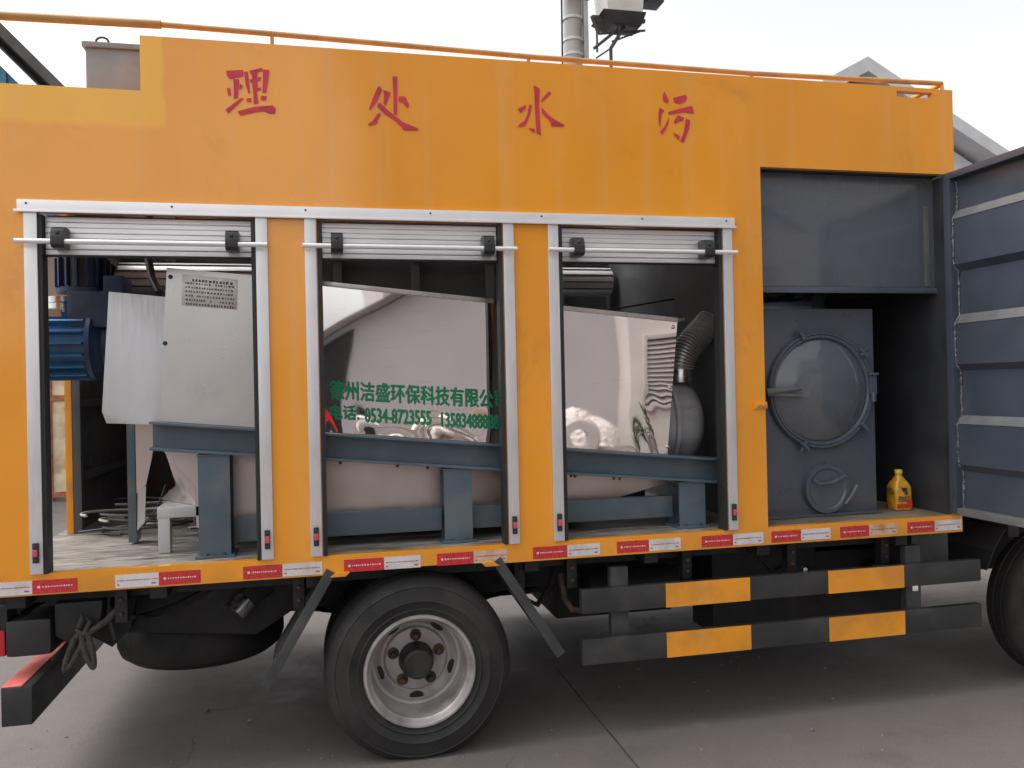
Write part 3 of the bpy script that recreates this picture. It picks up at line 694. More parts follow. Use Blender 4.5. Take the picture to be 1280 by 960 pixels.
# mudguard struts and sheets
def strut(xa, za, xb, zb, side):
    d_ = Vector((xb-xa, 0, zb-za)).normalized(); nrm = Vector((-d_.z, 0, d_.x))*side
    a = Vector((xa, 0, za)); b = Vector((xb, 0, zb))
    m = MB(); w_ = .045
    pa, pb = a + nrm*w_, b + nrm*w_
    m.prism([(a.x, a.z), (b.x, b.z), (pb.x, pb.z), (pa.x, pa.z)], -.004, .002, .0012)
    m.hexa([(a.x, .0025, a.z), (b.x, .0025, b.z), (b.x+nrm.x*.005, .0025, b.z+nrm.z*.005), (a.x+nrm.x*.005, .0025, a.z+nrm.z*.005)], [(a.x, .05, a.z), (b.x, .05, b.z), (b.x+nrm.x*.005, .05, b.z+nrm.z*.005), (a.x+nrm.x*.005, .05, a.z+nrm.z*.005)])
    o = m.build('mudguard_strut', 'strut', TRUCK)
    q = a + d_*.06 + nrm*.008; r_ = b - d_*.005 + nrm*.008; t_ = nrm*.004
    m = MB(); m.hexa([(q.x, .052, q.z), (r_.x, .052, r_.z), (r_.x+t_.x, .052, r_.z+t_.z), (q.x+t_.x, .052, q.z+t_.z)], [(q.x, .56, q.z), (r_.x, .56, r_.z+.02), (r_.x+t_.x, .56, r_.z+t_.z+.02), (q.x+t_.x, .56, q.z+t_.z)])
    m.build('mudguard_sheet', 'flap', o)
strut(.028, .872, -.262, .385, -1)
strut(.735, .872, 1.035, .405, 1)

# ---- side underrun guard
def rail(z0, z1):
    r = MB().box(1.160, 3.375, .0, .04, z0, z1, .006).build('guard_rail', 'guard_black', TRUCK)
    for x0, x1 in ((1.585, 2.030), (2.466, 2.905)):
        MB().box(x0, x1, -.0035, .006, z0+.0005, z1-.0005).build('guard_stripe', 'side', r, smooth=False)
    return r
rail(.597, .712); rail(.355, .476)
for x in (1.32, 2.95):
    MB().box(x, x+.09, .042, .085, .36, .80, .004).build('guard_post', 'strut', TRUCK)
MB().box(2.955, 2.985, -.006, .0, .575, .60, .002).build('guard_tag', 'tape_white', TRUCK)
MB().lathe([(0, .015), (.012, .018), (.016, .03), (.016, .04)], (2.35, 0, .722), 'y', 12).build('guard_bolt', 'steel', TRUCK)

# ---- tail end
tl = MB().box(-1.33, -1.15, .10, .36, .585, .745, .035).build('tail_lamp', 'blackpl', TRUCK)
MB().box(-1.362, -1.3305, .11, .35, .592, .735, .014).build('lamp_lens', 'lens', tl)
MB().tube([(-1.52, .22, .80), (-1.36, .22, .795), (-1.325, .22, .785), (-1.31, .22, .735)], .013, 10).build('lamp_arm', 'blackpl', tl)
MB().tube([(-1.31, .22, .755), (-1.24, .24, .80), (-1.18, .26, .83)], .009, 8).build('lamp_stay', 'strut', tl)
m = MB(); m.prism([(-1.145, .66), (-1.06, .60), (-.97, .66), (-.95, .80), (-1.145, .80)], .12, .5, .02); m.build('tail_bracket', 'black', TRUCK)
MB().prism([(-1.13, .62), (-.98, .52), (-.90, .60), (-.86, .80), (-1.1, .80)], .38, .44, .006).build('tail_plate', 'black', TRUCK)
bar = MB().box(-1.31, -1.195, -.005, 2.3, .34, .497, .006).build('rear_bumper', 'guard_black', TRUCK)
for k in range(6): lab(MB().box(-1.3105, -1.235, .0+.385*k, .384+.385*k, .498, .5005).build('bumper_tape', 'bar_red' if k % 2 == 0 else 'bar_red', bar, smooth=False), 'faded red tape on the bumper top')
for y in (.62, 1.62): MB().box(-1.26, -1.22, y, y+.07, .50, .70, .004).build('bumper_hanger', 'black', bar)
MB().tube([(-.98, .5, .77), (-1.2, .3, .50)], .018, 8).build('bumper_stay', 'black', bar)

# lines, brackets and bolts under the tail and sill
rnd = random.Random(31)
for k in range(5):
    x = -.98 + .03*k; MB().tube([(x, .3+.03*k, .90), (x+.01, .28, .74-.02*k), (x+.10, .34, .66), (x+.34, .40, .70+.02*k), (x+.6, .55, .82)], .007+.002*(k % 2), 8).build('brake_hose', 'rubber', TRUCK)
for x in (-.90, -.16, .86, 1.12, 1.72, 2.3, 2.85):
    o = MB().box(x, x+.05, .10, .155, .70, .90, .004).build('sill_bracket', 'black', TRUCK)
    for z in (.74, .80): MB().lathe([(0, -.012), (.008, -.011), (.010, 0)], (x+.025, .0995, z), 'y', 6).build('bracket_bolt', 'rust', o)
MB().tube([(-.95, .2, .86), (-.95, .2, .70), (-.93, .22, .60)], .010, 8).build('drain_pipe', 'strut', TRUCK)
m = MB(); m.tube([(.90, .3, .80), (.95, .28, .62), (1.02, .30, .58), (1.10, .34, .66), (1.16, .40, .80)], .014, 8); m.build('air_line', 'rubber', TRUCK)
# ---- cab (beyond the right edge of the photograph)
cab = MB()
cab.prism([(3.50, 1.08), (5.35, 1.08), (5.42, 1.4), (5.25, 2.45), (3.50, 2.45)], .10, 2.2, .05)
cab = cab.build('cab', 'yellow', TRUCK)
MB().prism([(4.0, 1.55), (5.0, 1.55), (4.9, 2.3), (4.0, 2.3)], .085, .099, .01).build('cab_window', 'grey_gloss', cab)
MB().prism([(5.345, 1.55), (5.44, 1.55), (5.30, 2.3), (5.25, 2.3)], .25, 2.05, .01).build('windscreen', 'grey_gloss', cab)
m = MB(); pts = []; inn = []
for k in range(15):
    a = R(20+10*k); pts.append((4.055+.63*math.cos(a), .42+.63*math.sin(a)))
for (xa, za), (xb, zb) in zip(pts, pts[1:]):
    m.hexa([(xa, .06, za), (xb, .06, zb), (xb*.99+.0406, .06, zb*.99+.0042), (xa*.99+.0406, .06, za*.99+.0042)], [(xa, .5, za), (xb, .5, zb), (xb*.99+.0406, .5, zb*.99+.0042), (xa*.99+.0406, .5, za*.99+.0042)])
m.build('front_mudguard', 'black', TRUCK)
# ------------------------------------------------------------------ dewatering press inside the truck
PR = thing('dewatering_press', 'stainless sludge dewatering press on a sloping blue grey beam frame inside the truck', 'press', (.5, .7, .95))
def incl(x): return 1.561 - .0993*(x+.749)          # top of the sloping beam
def slope_prism(x0, x1, zt0, zt1, y0, y1, name, mat, parent, bev=0):
    m = MB(); m.prism([(x0, incl(x0)+zt0), (x1, incl(x1)+zt0), (x1, incl(x1)+zt1), (x0, incl(x0)+zt1)], y0, y1, bev); return m.build(name, mat, parent)
for y in (.14, .95):
    b_ = slope_prism(-.75, 2.08, -.113, -.012, y+.04, y+.05, 'sloping_beam', 'beam', PR)
    slope_prism(-.752, 2.08, -.0115, 0, y-.03, y+.11, 'top_flange', 'beam', b_, .002)
    slope_prism(-.752, 2.08, -.126, -.1135, y-.03, y+.11, 'bottom_flange', 'beam', b_, .002)
    for x0, x1 in ((-.557, -.423), (.535, .668), (1.722, 1.862)):
        zt = incl((x0+x1)/2)-.134
        p = MB().box(x0, x1, y-.015, y-.005, .962, zt).build('frame_post', 'beam', PR)
        MB().box((x0+x1)/2-.005, (x0+x1)/2+.005, y-.0045, y+.115, .962, zt).build('post_web', 'beam', p)
        MB().box(x0, x1, y+.1155, y+.125, .962, zt).build('post_flange', 'beam', p)
        MB().box(x0-.016, x1+.016, y-.03, y+.14, .9495, .9615, .002).build('base_plate', 'beam', p)
        MB().box(x0-.004, x1+.004, y-.02, y+.13, zt+.0005, zt+.007, .001).build('cap_plate', 'beam', p)
        for xx in (x0+.03, x1-.03):
            m = MB(); m.lathe([(0, .022), (.006, .021), (.008, .018), (.008, .010)], (xx, y-.02, .9505), 'z', 6); m.build('base_bolt', 'strut', p)
            m = MB(); m.lathe([(0, -.020), (.006, -.019), (.008, -.012), (.008, 0)], (xx, y+.005, zt-.004), 'z', 6); m.build('cap_bolt', 'rust', p)
    for x0, x1 in ((-.420, .532), (.672, 1.718)):
        MB().box(x0, x1, y+.06, y+.10, 1.0, 1.108, .004).build('lower_beam', 'beam', PR)
for x in (-.60, 1.9): MB().box(x, x+.06, .26, .9, incl(x)-.11, incl(x)-.02, .003).build('cross_beam', 'beam', PR)
m = MB()
for x in (.06, .32, .46, 1.16, 1.18, 1.38, 1.41): m.lathe([(0, -.014), (.006, -.013), (.008, -.006), (.008, 0)], (x, .13, incl(x)-.126), 'z', 6)
m.build('flange_bolt', 'rust', PR)
# gear motor at the upper end
g = MB(); g.cyl((-1.295, .6, 1.925), (-1.09, .6, 1.925), .140, 40); gm = g.build('motor', 'blue', PR)
for k in range(18):
    a = 2*math.pi*k/18; c, s_ = math.cos(a), math.sin(a); u = Vector((0, c, s_)); v = Vector((0, -s_, c)); o_ = Vector((0, .6, 1.925)); q = []
    for rr in (.138, .172):
        for sg in (-1, 1): q.append(o_ + u*rr + v*sg*.005)
    A = [(-1.29, q[i].y, q[i].z) for i in (0, 1, 3, 2)]; B = [(-1.10, q[i].y, q[i].z) for i in (0, 1, 3, 2)]
    m = MB(); m.hexa(A, B); m.build('cooling_fin', 'blue', gm)
m = MB(); m.lathe([(0, -.02), (.12, -.018), (.165, 0), (.17, .02)], (-1.305, .6, 1.925), 'x', 36); m.build('fan_cover', 'blue', gm)
m = MB(); m.lathe([(.172, 0), (.172, .02), (.145, .03), (.12, .06), (.12, .10), (.15, .11), (.15, .14)], (-1.089, .6, 1.925), 'x', 36); m.build('motor_flange', 'navy', gm)
MB().box(-1.235, -1.175, .405, .425, 2.045, 2.08, .003).build('rating_plate', 'wood', gm)
m = MB(); m.lathe([(.06, 0), (.062, .02), (.055, .022), (.055, .045), (.065, .05), (.065, .075), (.04, .08)], (-1.222, .56, 2.075), 'z', 28); m.build('silver_flange', 'steel', PR)
gb = MB().box(-1.175, -.985, .48, .74, 2.0, 2.175, .02).build('gearbox_case', 'navy', PR)
m = MB(); m.lathe([(.115, 0), (.118, .02), (.10, .025), (.10, .165), (.112, .17), (.112, .195), (.09, .215), (0, .222)], (-1.13, .6, 2.172), 'z', 36); um = m.build('upper_motor', 'navy', PR)
for k in range(16):
    a = 2*math.pi*k/16; u = Vector((math.cos(a), math.sin(a), 0)); v = Vector((-u.y, u.x, 0)); o_ = Vector((-1.13, .6, 0)); q = [o_+u*rr+v*sg*.004 for rr in (.098, .122) for sg in (-1, 1)]
    m = MB(); m.hexa([(q[i].x, q[i].y, 2.20) for i in (0, 1, 3, 2)], [(q[i].x, q[i].y, 2.335) for i in (0, 1, 3, 2)]); m.build('cooling_fin', 'navy', um)
MB().box(-1.02, -.93, .5, .7, 2.1, 2.25, .012).build('coupling_block', 'navy', PR)
m = MB(); m.tube([(-1.20, .56, 2.36), (-1.26, .5, 2.40), (-1.29, .45, 2.38), (-1.26, .44, 2.33)], .006, 8); m.build('earth_wire', 'cap', PR)
m = MB(); m.tube([(-.86, .8, 2.62), (-.86, .7, 2.40), (-.82, .6, 2.25), (-.76, .45, 2.16)], .018, 10); m.build('motor_cable', 'rubber', PR)
# galvanised guard sheet and stainless covers
m = MB(); m.prism([(-.925, 2.137), (-.66, 2.112), (-.70, 1.53), (-.765, 1.545), (-.945, 1.556), (-.962, 1.61)], .205, .212, .001)
gs = m.build('guard_sheet', 'galv', PR)
m = MB(); m.hexa([(-.925, .2125, 2.137), (-.66, .2125, 2.112), (-.66, .2125, 2.106), (-.925, .2125, 2.131)], [(-.925, .5, 2.137), (-.66, .5, 2.112), (-.66, .5, 2.106), (-.925, .5, 2.131)]); m.build('sheet_top', 'galv', gs)
m = MB(); m.box(-.70, .2125-.0+.0, .2125, .9, 1.5, 1.51) if False else None
cvp = [(-.677, 2.241), (-.05, 2.188), (-.075, incl(-.075)+.002), (-.718, incl(-.718)+.002)]
def inset_panel(pts, y, t, name, mat, par, nx=70, nz=56, amp=0.0, seed=0, ripple=0.0):
    """thin sheet with real, slight warping"""
    m = MB(); (ax, az), (bx, bz), (cx, cz), (dx, dz) = pts; rnd = random.Random(seed); ph = [rnd.uniform(0, 6) for _ in range(4)]
    wv = [(rnd.uniform(18, 46), rnd.uniform(25, 60), rnd.uniform(-.8, .8), rnd.uniform(0, 6), rnd.uniform(.5, 1)) for _ in range(7)]
    g = []
    for j in range(nz+1):
        row = []
        v = j/nz
        for i in range(nx+1):
            u = i/nx
            x = (ax*(1-u)+bx*u)*(1-v)+(dx*(1-u)+cx*u)*v; z = (az*(1-u)+bz*u)*(1-v)+(dz*(1-u)+cz*u)*v
            lw = max(0.0, (v-.62)/.38)**1.5*min(1, u*12)*min(1, (1-u)*12)
            if seed == 4: lw = max(0.0, (v-.45)/.55)*(.03 + max(0.0, (u-.74)/.26))*min(1, (1-u)*12)
            rp_ = sum(a_*math.sin(kx*x + kz*z*.6 + sk*kz*x + p_)/kz for kx, kz, sk, p_, a_ in wv)*ripple*lw
            row.append(m._v((x, y + rp_ + amp*math.sin(3.1*u+ph[0])*math.sin(3.1*v+ph[1])*math.sin(math.pi*u)*math.sin(math.pi*v), z)))
        g.append(row)
    fs = [m.bm.faces.new((g[j][i], g[j+1][i], g[j+1][i+1], g[j][i+1])) for j in range(nz) for i in range(nx)]
    r = bmesh.ops.extrude_face_region(m.bm, geom=fs)
    bmesh.ops.translate(m.bm, verts=[q for q in r['geom'] if isinstance(q, bmesh.types.BMVert)], vec=(0, t, 0))
    return m.build(name, mat, par)
cv = inset_panel(cvp, .17, .004, 'end_cover', 'stainless', PR, amp=.002)
m = MB(); m.hexa([(-.677, .1745, 2.241), (-.05, .1745, 2.188), (-.05, .1745, 2.184), (-.677, .1745, 2.237)], [(-.677, .85, 2.241), (-.05, .85, 2.188), (-.05, .85, 2.184), (-.677, .85, 2.237)]); m.build('cover_top', 'stainless', cv)
m = MB(); m.hexa([(-.677, .1745, 2.236), (-.718, .1745, 1.566), (-.714, .1745, 1.566), (-.673, .1745, 2.236)], [(-.677, .85, 2.236), (-.718, .85, 1.566), (-.714, .85, 1.566), (-.673, .85, 2.236)]); m.build('cover_side', 'stainless', cv)
def screw(x, z, y, par, mat='steel'):
    MB().lathe([(0, y-.007), (.006, y-.0065), (.010, y-.002), (.010, y)], (x, 0, z), 'y', 14).build('screw', mat, par)
for x, z in ((-.662, 2.20), (-.69, 1.905)): screw(x, z, .1695, cv, 'hub')
# rating plate with its rows of print
npz = MB(); npz.prism([(-.612, 2.211), (-.378, 2.190), (-.383, 2.055), (-.617, 2.075)], .1655, .1680, .001); npo = npz.build('name_plate', 'lid', cv)
rnd = random.Random(21); m = MB()
for r_ in range(7):
    z0 = 2.192 - .0185*r_ - (.004 if r_ == 0 else 0); x = -.60 + (.03 if r_ == 0 else 0); hh = .0062 if r_ == 0 else .0045
    while x < -.398:
        ww = rnd.uniform(.007, .013) if r_ == 0 else rnd.uniform(.004, .010); zz0 = z0 - .09*(x+.60)
        if rnd.random() < .9: m.poly([(x, .1648, zz0-hh), (x+ww, .1648, zz0-hh), (x+ww, .1648, zz0+hh*rnd.uniform(.5, 1)), (x, .1648, zz0+hh)])
        x += ww + rnd.uniform(.003, .007)
m.build('plate_print', 'print_dark', npo, smooth=False, weld=0)
# mirror panels, lid strip
mp = inset_panel([(-.045, 2.168), (.800, 2.083), (.770, incl(.770)+.002), (-.072, incl(-.072)+.002)], .17, .004, 'mirror_panel', 'mirror', PR, amp=.0022, seed=1, ripple=.020)
mp2 = inset_panel([(.880, 2.078), (1.752, 1.990), (1.682, incl(1.682)+.002), (.850, incl(.850)+.002)], .17, .004, 'mirror_panel', 'mirror', PR, amp=.0012, seed=4, ripple=.011)
slab = MB(); slab.prism([(.803, 2.080), (.878, 2.076), (.848, incl(.848)), (.773, incl(.773))], .20, .22); slab.build('panel_gap_post', 'inner', PR)
for a, b, z0, z1, par in ((-.045, .800, 2.168, 2.083, mp), (.880, 1.752, 2.078, 1.990, mp2)):
    m = MB(); m.prism([(a, z0+.0005), (b, z1+.0005), (b, z1+.022), (a, z0+.022)], .160, .185, .002); m.build('lid_edge', 'lid', par)
    m = MB(); m.hexa([(a, .1855, z0+.018), (b, .1855, z1+.018), (b, .1855, z1+.022), (a, .1855, z0+.022)], [(a, .9, z0+.018), (b, .9, z1+.018), (b, .9, z1+.022), (a, .9, z0+.022)]); m.build('lid_top', 'stainless', par)
for x, z in ((1.728, 1.965), (1.705, 1.66), (1.684, 1.36)): screw(x, z, .1695, mp2)
m = MB(); m.hexa([(1.752, .1745, 1.99), (1.682, .1745, 1.322), (1.678, .1745, 1.322), (1.748, .1745, 1.99)], [(1.752, .9, 1.99), (1.682, .9, 1.322), (1.678, .9, 1.322), (1.748, .9, 1.99)]); m.build('cover_end', 'stainless', mp2)
# green lettering
o = text_mesh('德州洁盛环保科技有限公司', .018, .852, 1.651, .1655, .088, -.079).build('lettering', 'green', mp, smooth=False)
o = text_mesh('电话:', .020, .150, 1.577, .1655, .066, -.075).build('lettering', 'green', mp, smooth=False)
o = text_mesh('0534-8723555', .178, .486, 1.551, .1655, .066, -.075).build('lettering', 'green', mp, smooth=False)
o = text_mesh('13583488888', .536, .812, 1.520, .1655, .066, -.075).build('lettering', 'green', mp, smooth=False)
# drain hopper under the covers
m = MB(); m.prism([(-.70, 1.44), (-.726, 1.415), (-.596, 1.255), (-.592, 1.06), (1.30, 1.06), (1.78, 1.172), (1.78, 1.19)], .30, .304); hp = m.build('hopper', 'hopper', PR)
m = MB(); m.hexa([(-.727, .302, 1.415), (-.598, .302, 1.255), (-.596, .302, 1.165), (-.80, .60, 1.165), (-.725, .56, 1.23), (-.708, .56, 1.33)], [(-.722, .306, 1.415), (-.593, .306, 1.255), (-.591, .306, 1.165), (-.795, .604, 1.165), (-.720, .564, 1.23), (-.703, .564, 1.33)]); m.build('hopper_side', 'hopper', hp)
MB().box(-.70, 1.75, .86, .865, 1.1, 1.45).build('hopper_back', 'hopper', hp)
m = MB(); m.hexa([(-.63, .305, 1.062), (1.3, .305, 1.062), (1.3, .86, 1.062), (-.63, .86, 1.062)], [(-.63, .305, 1.066), (1.3, .305, 1.066), (1.3, .86, 1.066), (-.63, .86, 1.066)]); m.build('hopper_base', 'hopper', hp)
bk = MB().box(-.762, -.45, .30, .62, 1.112, 1.162, .004).build('support_bracket', 'galv', PR)
MB().box(-.760, -.708, .305, .36, .951, 1.1115, .003).build('bracket_leg', 'galv', bk)
MB().box(-.950, -.912, .60, .70, .96, 1.56, .003).build('rear_leg', 'beam', PR)
m = MB(); m.prism([(-.905, 1.55), (-.80, 1.55), (-.835, 1.36), (-.862, 1.24), (-.905, 1.20)], .58, .585); m.build('chute_plate', 'hopper', PR)
m = MB(); m.prism([(-.900, 1.21), (-.862, 1.235), (-.87, 1.06), (-.905, 1.02)], .581, .586); m.build('chute_lip', 'galv', PR)
# drive drum at the lower end
m = MB(); m.lathe([(0, .235), (.08, .232), (.15, .215), (.20, .185), (.232, .14), (.24, .09), (.24, -.30)], (1.79, .56, 1.465), 'x', 56); m.build('end_drum', 'drum', PR)
m = MB(); m.lathe([(.245, 0), (.265, 0), (.265, .02), (.245, .02)], (1.80, .56, 1.465), 'x', 56, closed=True); m.build('drum_flange', 'drum', PR)
m = MB(); m.lathe([(.0, .08), (.07, .08), (.075, .06), (.075, 0)], (1.89, .46, 1.685), 'z', 28); m.build('outlet_flange', 'steel', PR)
MB().cyl((1.50, 1.0, 2.03), (2.104, .85, 2.06), .010, 10).build('conduit', 'alu_rail', PR)
MB().cyl((1.20, 1.1, 2.06), (2.104, 1.0, 2.20), .006, 8).build('conduit', 'strut', PR)

# corrugated hose rising from the drum to the bulkhead
pts = []; rad = []
P0, P1, P2, P3 = Vector((1.89, .46, 1.755)), Vector((1.89, .45, 1.86)), Vector((1.99, .47, 1.92)), Vector((2.104, .52, 2.02))
for k in range(121):
    t = k/120; p = P0*(1-t)**3 + P1*3*t*(1-t)**2 + P2*3*t*t*(1-t) + P3*t**3
    pts.append(p); rad.append(.070 + .008*(1 if (k//3) % 2 else -1))
m = MB(); m.tube(pts, rad, 22); h = m.build('corrugated_hose', 'hose'); origin_to(h, P0)
tag(h, 'grey corrugated hose rising from the drum behind the right hand shutter opening', 'hose')

# ------------------------------------------------------------------ filter tank with round hatch
FT = thing('filter_tank', 'grey steel tank with a round clamped hatch inside the open front compartment', 'tank', (2.55, .6, .955))
b_ = MB().box(2.145, 2.905, .20, 1.15, .958, 2.062, .010).build('tank_body', 'grey', FT)
hc = (2.568, .20, 1.628)
hm = MB(); hm.lathe([(0, -.085), (.06, -.084), (.13, -.076), (.19, -.060), (.235, -.040), (.262, -.024), (.27, -.020)], hc, 'y', 64); hat = hm.build('round_hatch', 'grey_gloss', FT)
m = MB(); m.lathe([(.272, 0), (.272, -.024), (.279, -.034), (.290, -.034), (.293, -.028), (.296, -.034), (.304, -.034), (.310, -.026), (.310, 0)], hc, 'y', 72, closed=True); m.build('hatch_ring', 'grey', hat)
for a in (38, 112, -40, -112):
    a = R(a); u = Vector((math.cos(a), 0, math.sin(a))); c = Vector(hc)
    k = MB(); k.cyl(c+u*.288+Vector((0, -.045, 0)), c+u*.345+Vector((0, -.025, 0)), .011, 10); k.cyl(c+u*.315+Vector((-.02, -.045, .02)), c+u*.315+Vector((.02, -.045, -.02)), .011, 10)
    k.build('hatch_clamp', 'grey', hat)
k = MB()
k.tube([(2.235, .15, 1.622), (2.28, .13, 1.628), (2.36, .115, 1.636), (2.415, .118, 1.638)], [.022, .017, .012, .006], 10)
k.tube([(2.24, .15, 1.612), (2.30, .128, 1.608), (2.41, .116, 1.600)], [.014, .012, .007], 10); k.build('hatch_handle', 'grey_rib', hat)
k = MB(); k.box(2.845, 2.885, .15, .17, 1.60, 1.70, .004); k.box(2.835, 2.89, .14, .199, 1.70, 1.715, .003); k.cyl((2.865, .155, 1.56), (2.865, .155, 1.61), .014, 10); k.build('hatch_hinge', 'grey', hat)
lc = (2.585, .20, 1.103)
m = MB(); m.lathe([(0, -.03), (.10, -.028), (.11, -.035), (.128, -.035), (.132, 0)], lc, 'y', 40); pf = m.build('drain_cover', 'grey', FT)
k = MB(); k.tube([(2.49, .15, 1.16), (2.52, .14, 1.135), (2.60, .138, 1.14), (2.68, .15, 1.17)], .010, 8); k.tube([(2.68, .155, 1.02), (2.72, .15, 1.07), (2.75, .15, 1.12)], .009, 8); k.build('drain_handle', 'grey', pf)
MB().box(2.142, 2.915, .175, .215, .9565, .972, .003).build('tank_foot', 'grey', FT)

# ------------------------------------------------------------------ oil bottle
BT = thing('oil_bottle', 'amber plastic oil bottle with yellow cap standing on the compartment floor', 'bottle', (3.088, .26, .956))
bx, by, bz = 3.088, .26, .9565
ROT = R(-6); cr, sr = math.cos(ROT), math.sin(ROT)
def bl(u, v, h): return (bx + u*cr - v*sr, by + u*sr + v*cr, bz + h)       # bottle-local to world
prof = [(0.0, .044, .30), (.004, .049, .30), (.018, .051, .32), (.095, .0505, .32), (.125, .050, .34), (.138, .046, .42), (.168, .030, .7), (.184, .021, 1.0), (.190, .019, 1.0), (.200, .019, 1.0)]
m = MB(); rings = []
for h_, a, sq in prof:
    ring = []
    for k in range(40):
        t = 2*math.pi*k/40; c, s_ = math.cos(t), math.sin(t)
        ring.append(m._v(bl(a*math.copysign(abs(c)**sq, c), a*math.copysign(abs(s_)**sq, s_), h_)))
    rings.append(ring)
for A, B in zip(rings, rings[1:]):
    for k in range(40): m.bm.faces.new((A[k], A[(k+1) % 40], B[(k+1) % 40], B[k]))
m.bm.faces.new(rings[0][::-1]); m.bm.faces.new(rings[-1]); m.build('bottle_body', 'bottle', BT)
m = MB(); m.lathe([(.017, 0), (.0205, .001), (.0205, .018), (.018, .022), (0, .0225)], (bx, by, bz+.198), 'z', 24); m.build('bottle_cap', 'cap', BT)
F_ = -.0530
def face_quad(m, side, u0, u1, h0, h1, lift=0):
    f = F_ - lift
    P_ = (lambda u, h: bl(u, f, h)) if side == 0 else (lambda u, h: bl(f, -u, h))
    m.poly([P_(u0, h0), P_(u1, h0), P_(u1, h1), P_(u0, h1)])
m = MB(); face_quad(m, 0, -.044, .044, .014, .036); face_quad(m, 0, .012, .044, .0361, .058)
m.build('red_label', 'bottle_red', BT, smooth=False)
m = MB(); face_quad(m, 1, -.044, -.018, .014, .030); m.build('red_label', 'bottle_red', BT, smooth=False)
rnd = random.Random(2)
for side, hs_ in ((1, (.112, .100, .088)), (0, (.070, .060, .050))):
    m = MB()
    for h0 in hs_:
        u = -.034
        while u < .030:
            ww = rnd.uniform(.004, .010); face_quad(m, side, u, u+ww, h0, h0+rnd.uniform(.004, .009), .0002); u += ww+.003
    if side == 0:
        for u0, u1, h0, h1 in ((-.01, .016, .100, .124), (.0, .022, .088, .100), (-.016, .004, .114, .126)): face_quad(m, 0, u0, u1, h0, h1, .0003)
    m.build('label_print', 'print_dark', BT, smooth=False, weld=0)

# ------------------------------------------------------------------ cables on the cargo floor
CB = thing('cable_coil', 'loose coil of pale and dark cables lying on the cargo floor below the motor', 'cable', (-.97, 1.0, .951))
rnd = random.Random(5)
for k in range(9):
    cx, cy_, r0 = -.93+rnd.uniform(-.06, .06), 1.0+rnd.uniform(-.08, .08), rnd.uniform(.10, .22); pts = []
    a0 = rnd.uniform(0, 6); n_ = 26
    for i in range(n_):
        a = a0 + 5.0*i/n_; pts.append((cx + r0*1.3*math.cos(a), cy_ + r0*math.sin(a), .962+.012*k+.05*abs(math.sin(a*.7+k))*(k % 3)/2))
    MB().tube(pts, .007, 7).build('cable', 'cable' if k % 3 == 1 else 'cable_dark', CB)
for k in range(7):
    x = -.80+.02*k; MB().tube([(x, .75, 1.22-.03*k), (x-.05, .8, 1.10), (x-.14-.03*k, .9, 1.0), (x-.30-.05*k, 1.0, .965)], .006, 7).build('cable', 'cable' if k % 2 else 'cable_dark', CB)

# ------------------------------------------------------------------ rope hanging at the tail
m = MB(); rnd = random.Random(8)
def loop(cx, cz, w_, h_, tilt, y):
    out = []
    for i in range(25):
        t = 2*math.pi*i/24; u, v = w_*math.sin(t)*(.55+.45*math.cos(t/2)**2), -h_*(1-math.cos(t))/2
        out.append((cx + u*math.cos(tilt) - v*math.sin(tilt), y, cz + u*math.sin(tilt)+v*math.cos(tilt)))
    return out
m.tube(loop(-1.028, .675, .022, .17, -.42, .09), .0115, 8); m.tube(loop(-1.02, .675, .02, .155, .22, .085), .012, 8)
m.tube([(-1.04, .09, .70), (-1.02, .08, .75), (-.995, .09, .72), (-1.02, .08, .67), (-1.05, .09, .69)], .011, 8); m.tube([(-1.02, .09, .66), (-.94, .10, .71), (-.86, .14, .79)], .014, 8)
rp = m.build('rope', 'rope'); origin_to(rp, (-1.02, .09, .75)); tag(rp, 'dark knotted rope hanging in loops below the truck tail', 'rope')

# ------------------------------------------------------------------ grey tank on the rear roof
RT = thing('roof_tank', 'dull grey metal tank with a lifting ring on the low rear roof of the truck', 'tank', (-.86, .5, 2.965))
MB().box(-1.000, -.745, .20, .9, 2.9625, 3.212, .006).build('tank_body', 'tank', RT)
MB().box(-1.013, -.742, .188, .912, 3.2125, 3.236, .004).build('tank_lid', 'tank', RT)
pts = [(-.966, .24, 3.236), (-.966, .24, 3.256)] + [(-.940 - .026*math.cos(R(a)), .24, 3.256+.020*math.sin(R(a))) for a in range(20, 180, 20)] + [(-.914, .24, 3.256), (-.914, .24, 3.236)]
MB().tube(pts, .005, 10).build('lifting_ring', 'pole_dark', RT)

# ------------------------------------------------------------------ pole with equipment behind the truck
PL = thing('utility_pole', 'weathered utility pole with a pale equipment case on a dark bracket behind the truck', 'pole', (3.69, 8, 0))
m = MB(); m.tube([(3.67, 8, 0), (3.68, 8, 6.4), (3.70, 8, 8.6)], [.17, .140, .125], 28); m.build('pole_shaft', 'pole', PL)
for z in (6.58, 7.12, 6.80): m = MB(); m.lathe([(.137, -.02), (.150, -.02), (.150, .02), (.137, .02)], (3.685, 8, z), 'z', 28, closed=True); m.build('pole_band', 'roofedge', PL)
MB().tube([(3.48, 7.9, 5.5), (3.49, 7.9, 6.7), (3.50, 7.9, 8.0)], .014, 8).build('down_cable', 'rubber', PL)
MB().box(3.84, 3.91, 7.93, 8.07, 6.5, 7.6, .006).build('side_channel', 'roofedge', PL)
br = MB().box(3.90, 4.72, 7.70, 7.76, 7.03, 7.08, .004).build('bracket_beam', 'pole_dark', PL)
